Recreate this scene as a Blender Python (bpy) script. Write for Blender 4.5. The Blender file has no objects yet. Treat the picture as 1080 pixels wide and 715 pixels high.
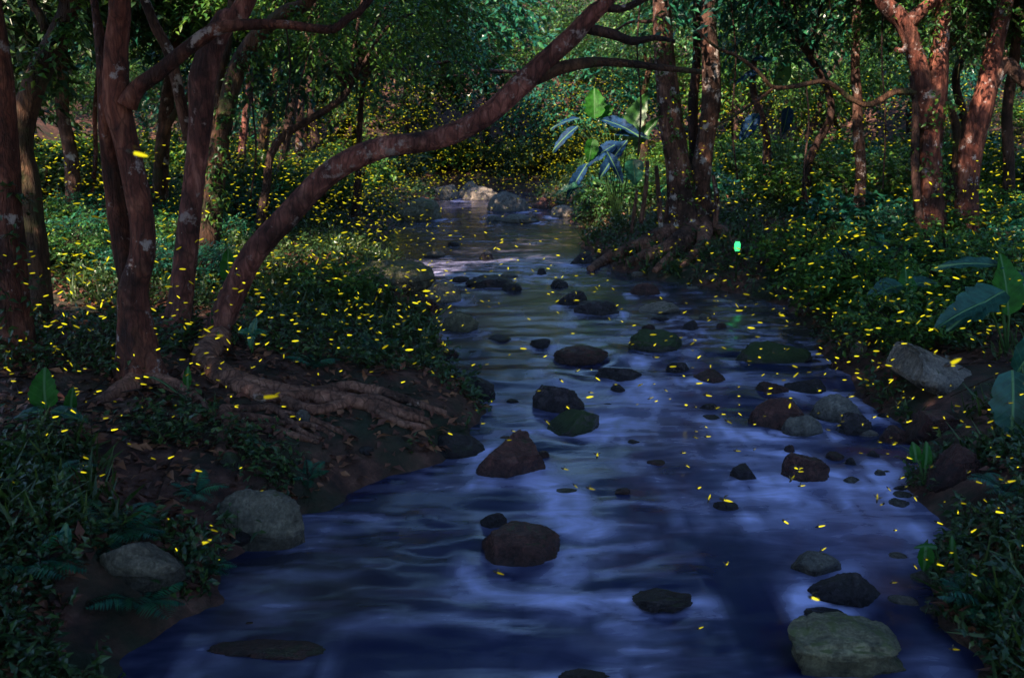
import bpy, math, random
import numpy as np
from mathutils import Vector
random.seed(7); RNG = np.random.default_rng(7)
SC = bpy.context.scene
COL = SC.collection
# ---------------------------------------------------------------- camera
H_CAM, F_PX, W_PX, CX, CY = 2.0, 1060.0, 1080.0, 540.0, 357.5
PITCH = math.atan(227/1060)
cd = bpy.data.cameras.new('camera'); cam = bpy.data.objects.new('camera', cd); COL.objects.link(cam)
cam.location = (0, 0, H_CAM); cam.rotation_euler = (math.pi/2-PITCH, 0, 0)
cd.sensor_width = 36; cd.lens = F_PX/W_PX*36; cd.clip_end = 500; cd.clip_start = 0.05
cd.dof.use_dof = True; cd.dof.focus_distance = 6.5; cd.dof.aperture_fstop = 5.6
SC.camera = cam
# ---------------------------------------------------------------- light
SUN_DIR = Vector((0.52, 0.66, -0.70)).normalized()       # travel direction of the light
w = bpy.data.worlds.new('World'); SC.world = w; w.use_nodes = True
nt = w.node_tree; bg = nt.nodes['Background']
sky = nt.nodes.new('ShaderNodeTexSky'); sky.sky_type = 'NISHITA'; sky.sun_disc = False
sky.sun_elevation = math.asin(-SUN_DIR.z); sky.sun_rotation = math.atan2(-SUN_DIR.x, -SUN_DIR.y)
sky.ozone_density = 6.0; sky.air_density = 1.2; sky.dust_density = 0.3
nt.links.new(sky.outputs[0], bg.inputs[0]); bg.inputs[1].default_value = 0.135
sd = bpy.data.lights.new('sun', 'SUN'); sd.energy = 5.0; sd.angle = math.radians(0.6); sd.color = (1.0, 0.80, 0.60)
so = bpy.data.objects.new('sun', sd); COL.objects.link(so); so.location = (-20, -20, 30)
so.rotation_euler = SUN_DIR.to_track_quat('-Z', 'Y').to_euler()
vs = SC.view_settings; vs.view_transform = 'Standard'; vs.look = 'None'; vs.exposure = 1.55; vs.gamma = 1; vs.use_curve_mapping = False
SC.render.engine = 'CYCLES'; cy = SC.cycles
cy.use_denoising = True; cy.max_bounces = 4; cy.diffuse_bounces = 3; cy.glossy_bounces = 2; cy.transmission_bounces = 2
cy.transparent_max_bounces = 4; cy.sample_clamp_indirect = 1.5; cy.caustics_reflective = False; cy.caustics_refractive = False

# ---------------------------------------------------------------- numeric helpers
def vnoise(p, seed=0):
    p = np.asarray(p, float); i = np.floor(p).astype(np.int64); f = p-i; f = f*f*(3-2*f)
    def h(a, b, c):
        n = (a*73856093) ^ (b*19349663) ^ (c*83492791) ^ (seed*2654435761)
        n = (n ^ (n >> 13))*1274126177 & 0x7fffffff; n = (n ^ (n >> 16)) & 0xffff
        return n/65535.0
    r = 0
    for a in (0, 1):
        for b in (0, 1):
            for c in (0, 1):
                wt = (f[..., 0] if a else 1-f[..., 0])*(f[..., 1] if b else 1-f[..., 1])*(f[..., 2] if c else 1-f[..., 2])
                r = r+wt*h(i[..., 0]+a, i[..., 1]+b, i[..., 2]+c)
    return r*2-1
def fbm(p, o=4, seed=0):
    p = np.asarray(p, float); r = 0; a = 1.0; s = 0
    for k in range(o):
        r = r+a*vnoise(p*(2.03**k)+17.3*k, seed+k); s += a; a *= 0.5
    return r/s
def p3(x, y, z=0.0):
    x = np.asarray(x, float); return np.stack([x, np.asarray(y, float)+0*x, np.asarray(z, float)+0*x], -1)
def sstep(a, b, x):
    t = np.clip((x-a)/(b-a), 0, 1); return t*t*(3-2*t)

# ---------------------------------------------------------------- stream and terrain
LE = [(-2.1, -8), (-1.75, 2), (-1.5, 3.45), (-1.32, 3.97), (-1.4, 4.4), (-1.04, 4.92), (-0.56, 5.65), (-0.13, 6.74), (-0.56, 8.28), (-0.75, 9.6), (-0.95, 11.2), (-1.25, 12.65), (-2.0, 15), (-2.3, 17.38),
      (-2.47, 21.86), (-1.95, 26), (-2.1, 29.3), (-4, 31.5), (-14, 34)]
RE = [(2.1, -8), (1.75, 3.0), (1.75, 3.84), (1.95, 4.29), (2.15, 4.73), (2.31, 5.26), (2.53, 5.74), (2.55, 6.4), (2.79, 8.46), (3.0, 10.69), (2.88, 11.59), (2.05, 13.05),
      (1.42, 13.92), (1.25, 16.5), (1.4, 19.82), (0.75, 25.8), (0.5, 30), (-2, 33.5), (-14, 38)]
POLY = np.array(LE+RE[::-1], float)
def stream_d(x, y):
    """signed distance to the water's edge: negative over the stream"""
    x = np.asarray(x, float); y = np.asarray(y, float); best = np.full(x.shape, 1e9); ins = np.zeros(x.shape, bool); n = len(POLY)
    for k in range(n):
        ax, ay = POLY[k]; bx, by = POLY[(k+1) % n]; ex, ey = bx-ax, by-ay
        t = np.clip(((x-ax)*ex+(y-ay)*ey)/(ex*ex+ey*ey), 0, 1)
        best = np.minimum(best, (x-ax-t*ex)**2+(y-ay-t*ey)**2)
        with np.errstate(divide='ignore', invalid='ignore'):
            c = ((ay > y) != (by > y)) & (x < ex*(y-ay)/(ey if ey else 1e-9)+ax)
        ins ^= c
    d = np.sqrt(best); d = np.where(ins, -d, d)
    return d+0.16*fbm(p3(x*1.7, y*1.7), 3, 5)+.07*fbm(p3(x*6, y*6), 2, 6)
def ground_z(x, y):
    x = np.asarray(x, float); y = np.asarray(y, float)
    d = stream_d(x, y)
    dp = np.maximum(d, 0)
    bank = 0.26*(1-np.exp(-dp/0.30))+0.10*np.minimum(dp, 5)
    bank = bank+np.where(x > 0, 0.10*sstep(0.3, 2.5, dp)*sstep(30, 20, y), 0)
    z = np.where(d < 0, np.maximum(-0.38, 0.55*d), bank)
    z = z+sstep(-0.1, 0.8, d)*(0.09*fbm(p3(x*0.9, y*0.9), 4, 11)+0.045*fbm(p3(x*4.2, y*4.2), 3, 12))
    hill = 0.42*np.maximum(0, np.abs(x+1)-11-0.05*np.abs(y))+0.48*np.maximum(0, y-38)
    return z+np.minimum(hill, 16)*(1+0.2*fbm(p3(x*.12, y*.12), 2, 3))
def gz(x, y): return float(ground_z(np.array([x]), np.array([y]))[0])
CP, SP = math.cos(PITCH), math.sin(PITCH)
def ray(px, py):
    u = (px-CX)/F_PX; v = (CY-py)/F_PX
    return np.array([u, CP+v*SP, -SP+v*CP])
def at_y(px, py, Y):
    r = ray(px, py); t = Y/r[1]; return np.array([r[0]*t, Y, H_CAM+r[2]*t])
def at_z(px, py, z=0.0):
    r = ray(px, py); t = (z-H_CAM)/r[2]; return np.array([r[0]*t, r[1]*t, z])
def hit(px, py):
    r = ray(px, py); t = np.arange(1.5, 60, 0.02); P = r[None, :]*t[:, None]; P[:, 2] += H_CAM
    g = np.maximum(ground_z(P[:, 0], P[:, 1]), 0); k = np.argmax(P[:, 2] < g)
    if not (P[:, 2] < g).any(): k = len(t)-1
    q = P[k].copy(); q[2] = g[k]; return q
def scale_at(P):                                            # metres per photo pixel at P
    return (P[1]*CP-(P[2]-H_CAM)*SP)/F_PX

# ---------------------------------------------------------------- mesh helpers
def mk_mesh(name, verts, quads, mats=(), midx=None, smooth=True):
    me = bpy.data.meshes.new(name); v = np.asarray(verts, np.float32); q = np.asarray(quads, np.int32)
    me.vertices.add(len(v)); me.vertices.foreach_set('co', v.ravel())
    me.loops.add(q.size); me.loops.foreach_set('vertex_index', q.ravel())
    me.polygons.add(len(q)); me.polygons.foreach_set('loop_start', np.arange(0, q.size, 4, dtype=np.int32))
    me.polygons.foreach_set('use_smooth', np.full(len(q), smooth))
    for m in mats: me.materials.append(m)
    if midx is not None: me.polygons.foreach_set('material_index', np.asarray(midx, np.int32))
    me.update(calc_edges=True); me.validate(); return me
def link(name, me, parent=None):
    o = bpy.data.objects.new(name, me); COL.objects.link(o)
    if parent is not None: o.parent = parent
    return o
def tag(o, label=None, cat=None, group=None, kind=None):
    if label: o['label'] = label
    if cat: o['category'] = cat
    if group: o['group'] = group
    if kind: o['kind'] = kind
    return o
def empty(name, loc, rz=0, s=1.0):
    o = bpy.data.objects.new(name, None); COL.objects.link(o); o.empty_display_size = 0.2
    o.location = tuple(float(c) for c in loc); o.rotation_euler = (0, 0, rz); o.scale = (s, s, s); return o
def joinq(parts):
    V, Q, M, n = [], [], [], 0
    for v, q, m in parts:
        V.append(v); Q.append(q+n); M.append(np.full(len(q), m)); n += len(v)
    return np.concatenate(V), np.concatenate(Q), np.concatenate(M)
def catmull(P, R, step):
    P = np.asarray(P, float); R = np.asarray(R, float); out = []; rr = []
    E = np.vstack([2*P[0]-P[1], P, 2*P[-1]-P[-2]])
    for i in range(len(P)-1):
        a, b, c, d = E[i:i+4]; n = max(2, int(np.linalg.norm(c-b)/step))
        for t in np.arange(n)/n:
            out.append(0.5*((2*b)+(c-a)*t+(2*a-5*b+4*c-d)*t*t+(3*b-a-3*c+d)*t**3)); rr.append(R[i]*(1-t)+R[i+1]*t)
    out.append(P[-1]); rr.append(R[-1]); return np.array(out), np.array(rr)
def tube(P, R, sides=12, step=0.07, lump=0.10, freq=2.2, seed=1, flute=0.0, smooth=True):
    if smooth: P, R = catmull(P, R, step)
    else: P, R = np.asarray(P, float), np.asarray(R, float)
    n = len(P); T = np.gradient(P, axis=0); T /= np.linalg.norm(T, axis=1)[:, None]+1e-9
    ref = np.array([1.0, 0.2, 0.05]); N = []
    a = ref-T[0]*ref.dot(T[0]); a /= np.linalg.norm(a)
    for i in range(n):
        a = a-T[i]*a.dot(T[i]); a /= np.linalg.norm(a); N.append(a)
    N = np.array(N); B = np.cross(T, N)
    th = np.arange(sides)*2*math.pi/sides
    D = N[:, None, :]*np.cos(th)[None, :, None]+B[:, None, :]*np.sin(th)[None, :, None]
    base = P[:, None, :]+D*R[:, None, None]
    k = 1+lump*fbm(base*freq/np.maximum(R.max(), .05)*0.30, 3, seed)+.35*lump*fbm(base*np.array([1, 1, .45])*freq*3.2/np.maximum(R.max(), .05)*.30, 3, seed+9)
    if flute: k = k+flute*np.sin(th*5+seed)[None, :]*np.clip((R/R.min()-1.15), 0, 1)[:, None]
    v = P[:, None, :]+D*(R[:, None]*k)[..., None]
    v = v.reshape(-1, 3); i = np.arange(n-1)[:, None]*sides; j = np.arange(sides)[None, :]; j2 = (j+1) % sides
    q = np.stack([i+j, i+j2, i+sides+j2, i+sides+j], -1).reshape(-1, 4)
    m = len(v); v = np.vstack([v, P[0], P[-1]]); jj = np.arange(0, sides, 2)
    capA = np.stack([np.full(len(jj), m), (jj+2) % sides, jj+1, jj], -1)
    e = (n-1)*sides; capB = np.stack([np.full(len(jj), m+1), e+jj, e+jj+1, e+(jj+2) % sides], -1)
    return v, np.vstack([q, capA, capB])
def unit(a): return a/(np.linalg.norm(a, axis=-1, keepdims=True)+1e-9)
def leaf_quads(O, A, N, L, W, curl=0.12):
    """five-vertex folded leaves: O base points, A axes, N normals, L lengths, W widths"""
    A = unit(A); S = unit(np.cross(A, N)); N = np.cross(S, A); L = L[:, None]; W = W[:, None]
    mid = O+A*L*0.45+N*W*0.10; tip = O+A*L-N*L*curl
    l = O+A*L*0.42+S*W*0.5+N*W*0.22; r = O+A*L*0.42-S*W*0.5+N*W*0.22
    v = np.stack([O, l, mid, r, tip], 1).reshape(-1, 3); b = np.arange(len(O))[:, None]*5
    q = np.stack([b+np.array([0, 2, 4, 1])[None], b+np.array([0, 3, 4, 2])[None]], 1).reshape(-1, 4)
    return v, q
def sprays(O, D, TL, nl, LL, LW, rng, droop=0.25, sticks=True, spread=0.9, up=1.0, stick_r=0.006):
    """twigs at O along D, each with nl alternate leaves: returns verts, quads, material index (0 leaf, 1 twig)"""
    n = len(O); D = unit(D); TL = np.broadcast_to(TL, (n,)); LL = np.broadcast_to(LL, (n,))
    t = (np.arange(nl)+0.6)/nl
    side = unit(np.cross(D, np.array([0, 0, 1.0]))+rng.normal(0, .15, (n, 3)))
    P = O[:, None]+D[:, None]*(TL[:, None]*t)[..., None]; P[..., 2] -= droop*TL[:, None]*t**2
    sg = np.where(np.arange(nl) % 2 == 0, 1.0, -1.0)[None, :, None]
    A = D[:, None]*0.55+side[:, None]*sg*spread+rng.normal(0, .33, (n, nl, 3)); A[..., 2] -= 0.25
    N = np.array([0, 0, up])+rng.normal(0, .42, (n, nl, 3))
    l = LL[:, None]*rng.uniform(.65, 1.2, (n, nl))
    v, q = leaf_quads(P.reshape(-1, 3), A.reshape(-1, 3), N.reshape(-1, 3), l.ravel(), l.ravel()*LW)
    parts = [(v, q, 0)]
    if sticks:
        s = np.array([0, .5, 1.0]); C = O[:, None]+D[:, None]*(TL[:, None]*s)[..., None]; C[..., 2] -= droop*TL[:, None]*s**2
        bn = unit(np.cross(D, side)); r = stick_r*np.array([1, .7, .3])
        ang = np.arange(3)*2.094; ring = side[:, None]*np.cos(ang)[None, :, None]+bn[:, None]*np.sin(ang)[None, :, None]
        sv = (C[:, :, None]+ring[:, None]*r[None, :, None, None]).reshape(-1, 3); b = np.arange(n)[:, None]*9
        fs = [[k*3+j, k*3+(j+1) % 3, k*3+3+(j+1) % 3, k*3+3+j] for k in (0, 1) for j in range(3)]
        parts.append((sv, np.concatenate([b+np.array(f)[None] for f in fs]), 1))
    return joinq(parts)

# ---------------------------------------------------------------- materials
def mat(name):
    m = bpy.data.materials.new(name); m.use_nodes = True; t = m.node_tree; return m, t, t.nodes, t.links, t.nodes['Principled BSDF']
def nd(N, typ, **k):
    n = N.new('ShaderNode'+typ)
    for a, b in k.items(): setattr(n, a, b)
    return n
def ramp(N, stops, interp='LINEAR'):
    r = nd(N, 'ValToRGB'); e = r.color_ramp.elements; r.color_ramp.interpolation = interp
    while len(e) < len(stops): e.new(0.5)
    for x, (p, c) in zip(e, stops): x.position = p; x.color = (*c, 1) if len(c) == 3 else c
    return r
def noise(N, L, vec, scale, detail=5, rough=0.6, mapscale=None, distort=0.0):
    n = nd(N, 'TexNoise'); n.inputs['Scale'].default_value = scale; n.inputs['Detail'].default_value = detail
    n.inputs['Roughness'].default_value = rough; n.inputs['Distortion'].default_value = distort
    if mapscale:
        mp = nd(N, 'Mapping'); mp.inputs['Scale'].default_value = mapscale; L.new(vec, mp.inputs[0]); vec = mp.outputs[0]
    L.new(vec, n.inputs['Vector']); return n.outputs['Fac']
def mixc(N, L, f, a, b):
    m = nd(N, 'Mix', data_type='RGBA')
    (L.new(f, m.inputs[0]) if not isinstance(f, float) else setattr(m.inputs[0], 'default_value', f))
    for i, c in ((6, a), (7, b)):
        if isinstance(c, tuple): m.inputs[i].default_value = (*c, 1)
        else: L.new(c, m.inputs[i])
    return m.outputs[2]
def bump(N, L, h, p, strength=0.5, dist=0.02):
    b = nd(N, 'Bump'); b.inputs['Strength'].default_value = strength; b.inputs['Distance'].default_value = dist
    L.new(h, b.inputs['Height']); L.new(b.outputs[0], p.inputs['Normal'])
def leaf_mat(name, stops, rough=0.42, trans=0.25, tcol=(0.10, 0.22, 0.03), spec=.5, veins=False):
    m, t, N, L, p = mat(name); g = nd(N, 'NewGeometry'); oi = nd(N, 'ObjectInfo')
    ad = nd(N, 'Math', operation='MULTIPLY_ADD'); ad.inputs[1].default_value = 0.25; L.new(oi.outputs['Random'], ad.inputs[0]); 
    sc = nd(N, 'Math', operation='MULTIPLY'); sc.inputs[1].default_value = 0.75; L.new(g.outputs['Random Per Island'], sc.inputs[0]); L.new(sc.outputs[0], ad.inputs[2])
    r = ramp(N, stops); L.new(ad.outputs[0], r.inputs[0]); rc = r.outputs[0]
    if veins:
        tc = nd(N, 'TexCoord'); sx = nd(N, 'SeparateXYZ'); L.new(tc.outputs['Object'], sx.inputs[0]); ab = nd(N, 'Math', operation='ABSOLUTE'); L.new(sx.outputs[0], ab.inputs[0])
        sl = nd(N, 'Math', operation='MULTIPLY_ADD'); sl.inputs[1].default_value = -.8; L.new(ab.outputs[0], sl.inputs[0]); L.new(sx.outputs[1], sl.inputs[2])
        fq = nd(N, 'Math', operation='MULTIPLY'); fq.inputs[1].default_value = 150; L.new(sl.outputs[0], fq.inputs[0]); sn = nd(N, 'Math', operation='SINE'); L.new(fq.outputs[0], sn.inputs[0])
        v1 = nd(N, 'MapRange'); v1.inputs[1].default_value = .75; v1.inputs[2].default_value = 1; v1.inputs[4].default_value = .16; L.new(sn.outputs[0], v1.inputs[0])
        v2 = nd(N, 'MapRange'); v2.inputs[1].default_value = .009; v2.inputs[2].default_value = .003; L.new(ab.outputs[0], v2.inputs[0])
        mxv = nd(N, 'Math', operation='MAXIMUM'); L.new(v1.outputs[0], mxv.inputs[0]); L.new(v2.outputs[0], mxv.inputs[1])
        bl = noise(N, L, tc.outputs['Object'], 14, 4, .6); br = ramp(N, [(.35, (.45, .45, .4)), (.65, (1.25, 1.2, 1.1))]); L.new(bl, br.inputs[0])
        mb = nd(N, 'Mix', data_type='RGBA', blend_type='MULTIPLY'); mb.inputs[0].default_value = 1; L.new(rc, mb.inputs[6]); L.new(br.outputs[0], mb.inputs[7])
        rc = mixc(N, L, mxv.outputs[0], mb.outputs[2], (.10, .22, .09)); bump(N, L, mxv.outputs[0], p, .5, .01)
    L.new(rc, p.inputs['Base Color'])
    p.inputs['Roughness'].default_value = rough; p.inputs['Specular IOR Level'].default_value = spec
    tr = nd(N, 'BsdfTranslucent'); tc = mixc(N, L, 0.5, rc, tcol); L.new(tc, tr.inputs[0])
    mx = nd(N, 'MixShader'); mx.inputs[0].default_value = trans; L.new(p.outputs[0], mx.inputs[1]); L.new(tr.outputs[0], mx.inputs[2])
    L.new(mx.outputs[0], N['Material Output'].inputs[0]); return m
def bark_mat(name, dark, mid, light, lichen=0.60, lich_col=(0.42, 0.35, 0.34), moss=None):
    m, t, N, L, p = mat(name); tc = nd(N, 'TexCoord'); v = tc.outputs['Object']
    f = noise(N, L, v, 11, 8, .68, (1, 1, .28), .6); r = ramp(N, [(.30, dark), (.50, mid), (.68, light)]); L.new(f, r.inputs[0])
    vo = nd(N, 'TexVoronoi', feature='DISTANCE_TO_EDGE'); vo.inputs['Scale'].default_value = 16; vm = nd(N, 'Mapping'); vm.inputs['Scale'].default_value = (1, 1, .22)
    dn = nd(N, 'TexNoise'); dn.inputs['Scale'].default_value = 7; L.new(v, dn.inputs['Vector']); vx = nd(N, 'Mix', data_type='RGBA'); vx.inputs[0].default_value = .10; L.new(v, vx.inputs[6]); L.new(dn.outputs['Color'], vx.inputs[7])
    L.new(vx.outputs[2], vm.inputs[0]); L.new(vm.outputs[0], vo.inputs['Vector']); cr = ramp(N, [(.0, (.25, .22, .22)), (.10, (1, 1, 1))]); L.new(vo.outputs['Distance'], cr.inputs[0])
    big = noise(N, L, v, 2.1, 4, .6); rb = ramp(N, [(.40, (.30, .27, .27)), (.60, (1.4, 1.2, 1.1))]); L.new(big, rb.inputs[0])
    mu = nd(N, 'Mix', data_type='RGBA', blend_type='MULTIPLY'); mu.inputs[0].default_value = 1; L.new(r.outputs[0], mu.inputs[6]); L.new(rb.outputs[0], mu.inputs[7])
    mc = nd(N, 'Mix', data_type='RGBA', blend_type='MULTIPLY'); mc.inputs[0].default_value = .7; L.new(mu.outputs[2], mc.inputs[6]); L.new(cr.outputs[0], mc.inputs[7]); mu = mc
    lf = noise(N, L, v, 6.5, 6, .7); lr = ramp(N, [(lichen, (0, 0, 0)), (lichen+.06, (1, 1, 1))]); L.new(lf, lr.inputs[0])
    c = mixc(N, L, lr.outputs[0], mu.outputs[2], lich_col)
    if moss:
        mf = noise(N, L, v, 3.3, 6, .65); mr = ramp(N, [(.5, (0, 0, 0)), (.62, (1, 1, 1))]); L.new(mf, mr.inputs[0]); c = mixc(N, L, mr.outputs[0], c, moss)
    L.new(c, p.inputs['Base Color']); p.inputs['Roughness'].default_value = .72; p.inputs['Specular IOR Level'].default_value = .35
    ff = noise(N, L, v, 34, 4, .7, (1, 1, .16), .3); hm = nd(N, 'Math', operation='MULTIPLY_ADD'); hm.inputs[1].default_value = .6; L.new(ff, hm.inputs[0]); L.new(f, hm.inputs[2])
    bump(N, L, hm.outputs[0], p, 1.0, .06); return m
def rock_mat(name, a, b, moss=0.0, mosscol=(0.035, 0.06, 0.012), rough=.55, wet=0.10):
    m, t, N, L, p = mat(name); tc = nd(N, 'TexCoord'); v = tc.outputs['Object']
    f = noise(N, L, v, 13, 10, .75, None, .5); r = ramp(N, [(.36, a), (.56, b), (.68, tuple(min(1, c*1.5) for c in b))]); L.new(f, r.inputs[0]); c = r.outputs[0]
    vo = nd(N, 'TexVoronoi', feature='DISTANCE_TO_EDGE'); vo.inputs['Scale'].default_value = 5; L.new(v, vo.inputs['Vector'])
    sp = noise(N, L, v, 60, 3, .6); rs = ramp(N, [(.36, (.62, .62, .62)), (.62, (1.15, 1.15, 1.15))]); L.new(sp, rs.inputs[0])
    mu = nd(N, 'Mix', data_type='RGBA', blend_type='MULTIPLY'); mu.inputs[0].default_value = 1; L.new(c, mu.inputs[6]); L.new(rs.outputs[0], mu.inputs[7]); c = mu.outputs[2]
    if moss > 0:
        g = nd(N, 'NewGeometry'); sx = nd(N, 'SeparateXYZ'); L.new(g.outputs['Normal'], sx.inputs[0])
        mf = noise(N, L, v, 7, 6, .7); ma = nd(N, 'Math', operation='MULTIPLY_ADD'); ma.inputs[1].default_value = .45; L.new(sx.outputs[2], ma.inputs[0]); L.new(mf, ma.inputs[2])
        mr = ramp(N, [(1.05-moss*.7, (0, 0, 0)), (1.15-moss*.7, (1, 1, 1))]); L.new(ma.outputs[0], mr.inputs[0]); c = mixc(N, L, mr.outputs[0], c, mosscol)
    # waterline: a dark wet band that the stream leaves on the stone
    sz = nd(N, 'SeparateXYZ'); L.new(v, sz.inputs[0]); wr = nd(N, 'MapRange'); wr.inputs[1].default_value = .02; wr.inputs[2].default_value = wet; wr.inputs[3].default_value = 1; wr.inputs[4].default_value = 0
    L.new(sz.outputs[2], wr.inputs[0]); wf = nd(N, 'Math', operation='MULTIPLY'); wf.inputs[1].default_value = .6; L.new(wr.outputs[0], wf.inputs[0])
    c = mixc(N, L, wf.outputs[0], c, (.012, .011, .012)); L.new(c, p.inputs['Base Color'])
    rr = nd(N, 'MapRange'); rr.inputs[3].default_value = rough; rr.inputs[4].default_value = .22; L.new(wr.outputs[0], rr.inputs[0]); L.new(rr.outputs[0], p.inputs['Roughness'])
    bump(N, L, f, p, 1.0, .06); return m

M = {}
M['leaf_mid'] = leaf_mat('leaf_mid', [(0, (.012, .050, .018)), (.45, (.030, .115, .026)), (.8, (.08, .19, .022)), (1, (.20, .25, .025))])
M['leaf_dark'] = leaf_mat('leaf_dark', [(0, (.010, .032, .014)), (.5, (.026, .070, .024)), (1, (.075, .13, .028))], .36, .18)
M['leaf_bright'] = leaf_mat('leaf_bright', [(0, (.016, .08, .020)), (.5, (.055, .17, .03)), (.85, (.14, .27, .028)), (1, (.32, .34, .035))], .4, .32)
M['leaf_teal'] = leaf_mat('leaf_teal', [(0, (.006, .05, .042)), (.5, (.012, .105, .068)), (1, (.04, .19, .07))], .32, .18)
M['grass'] = leaf_mat('grass_blades', [(0, (.014, .035, .010)), (.6, (.035, .075, .015)), (1, (.09, .13, .02))], .45, .2)
M['litter'] = leaf_mat('fallen_leaves', [(0, (.045, .016, .011)), (.5, (.15, .050, .030)), (.85, (.28, .12, .055)), (1, (.36, .23, .10))], .6, .05, (.2, .1, .03))
M['taro_blue'] = leaf_mat('taro_waxy', [(0, (.010, .065, .060)), (1, (.020, .095, .075))], .42, .12, spec=.3, veins=True)
M['taro_sky_sheen'] = leaf_mat('taro_sky_sheen_blue', [(0, (.006, .030, .10)), (1, (.010, .045, .15))], .55, .06, spec=.1, veins=True)  # sky reflection painted in: its blue sheen is put into the leaf colour
M['taro_green'] = leaf_mat('taro_fresh', [(0, (.015, .11, .012)), (1, (.03, .17, .02))], .55, .35, (.03, .22, .01), spec=.2, veins=True)
M['twig'] = bark_mat('twig_bark', (.02, .012, .010), (.05, .028, .02), (.09, .055, .04), .8)
M['bark_red'] = bark_mat('red_brown_bark', (.024, .008, .006), (.15, .050, .036), (.34, .155, .11), .585)
M['bark_plum'] = bark_mat('plum_brown_bark', (.026, .010, .010), (.19, .072, .062), (.42, .21, .18), .585, (.36, .27, .25))
M['bark_grey'] = bark_mat('lichen_grey_bark', (.030, .015, .012), (.13, .066, .050), (.26, .16, .125), .565, (.46, .40, .38))
M['bark_moss'] = bark_mat('mossy_brown_bark', (.026, .014, .009), (.085, .045, .026), (.18, .10, .06), .66, (.35, .30, .26), (.04, .045, .014))
M['root'] = bark_mat('weathered_root', (.05, .025, .018), (.25, .13, .095), (.42, .26, .20), .64, (.45, .33, .28))
M['bark_dark'] = bark_mat('dark_bark', (.018, .010, .009), (.055, .030, .026), (.11, .065, .055), .66)
M['rock_grey'] = rock_mat('grey_stone', (.075, .070, .065), (.24, .22, .195), .12, (.06, .07, .025))
M['rock_tan'] = rock_mat('grey_tan_stone', (.095, .085, .065), (.24, .21, .16), .10, (.10, .11, .04), .6, .05)
M['rock_olive'] = rock_mat('pale_olive_stone', (.09, .08, .05), (.29, .26, .155), .20, (.13, .15, .045), .6, .09)
M['rock_pale'] = rock_mat('pale_stone', (.13, .11, .095), (.34, .285, .24), .10, (.08, .08, .03), .6, .06)
M['rock_moss'] = rock_mat('mossy_stone', (.030, .030, .026), (.09, .085, .07), .62, (.030, .058, .014))
M['rock_red'] = rock_mat('red_brown_stone', (.035, .013, .014), (.135, .052, .044), .12, (.05, .055, .02), .28, .14)
M['rock_wet'] = rock_mat('wet_dark_stone', (.014, .010, .015), (.060, .045, .058), .14, (.025, .04, .012), .20, .16)
M['rock_lime'] = rock_mat('bedded_stone', (.07, .065, .045), (.24, .22, .14), .30, (.085, .10, .03))
M['soil'] = None

# ---------------------------------------------------------------- ground
def make_ground():
    xs = np.concatenate([np.linspace(-60, -9, 60)[:-1], np.linspace(-9, 9, 300), np.linspace(9, 60, 60)[1:]])
    ys = np.concatenate([np.linspace(-12, 2.5, 40)[:-1], 2.5*np.exp(np.linspace(0, math.log(36/2.5), 330)), np.linspace(36, 90, 50)[1:]])
    X, Y = np.meshgrid(xs, ys); Z = ground_z(X.ravel(), Y.ravel()); v = np.stack([X.ravel(), Y.ravel(), Z], 1)
    nx = len(xs); i = np.arange(len(ys)-1)[:, None]*nx; j = np.arange(nx-1)[None]
    q = np.stack([i+j, i+j+1, i+nx+j+1, i+nx+j], -1).reshape(-1, 4)
    m, t, N, L, p = mat('forest_soil'); tc = nd(N, 'TexCoord'); o = tc.outputs['Object']
    f = noise(N, L, o, 6, 9, .7); r = ramp(N, [(.36, (.014, .006, .005)), (.52, (.085, .034, .024)), (.66, (.18, .085, .062))]); L.new(f, r.inputs[0])
    g = noise(N, L, o, 1.1, 5, .65); gr = ramp(N, [(.48, (0, 0, 0)), (.62, (1, 1, 1))]); L.new(g, gr.inputs[0])
    c = mixc(N, L, gr.outputs[0], r.outputs[0], (.016, .026, .010)); L.new(c, p.inputs['Base Color']); p.inputs['Roughness'].default_value = .85
    bump(N, L, f, p, 1.0, .05)
    tag(link('ground', mk_mesh('ground', v, q, [m])), 'dark forest soil of both banks and the stream bed', 'ground', kind='structure')
make_ground()

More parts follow.
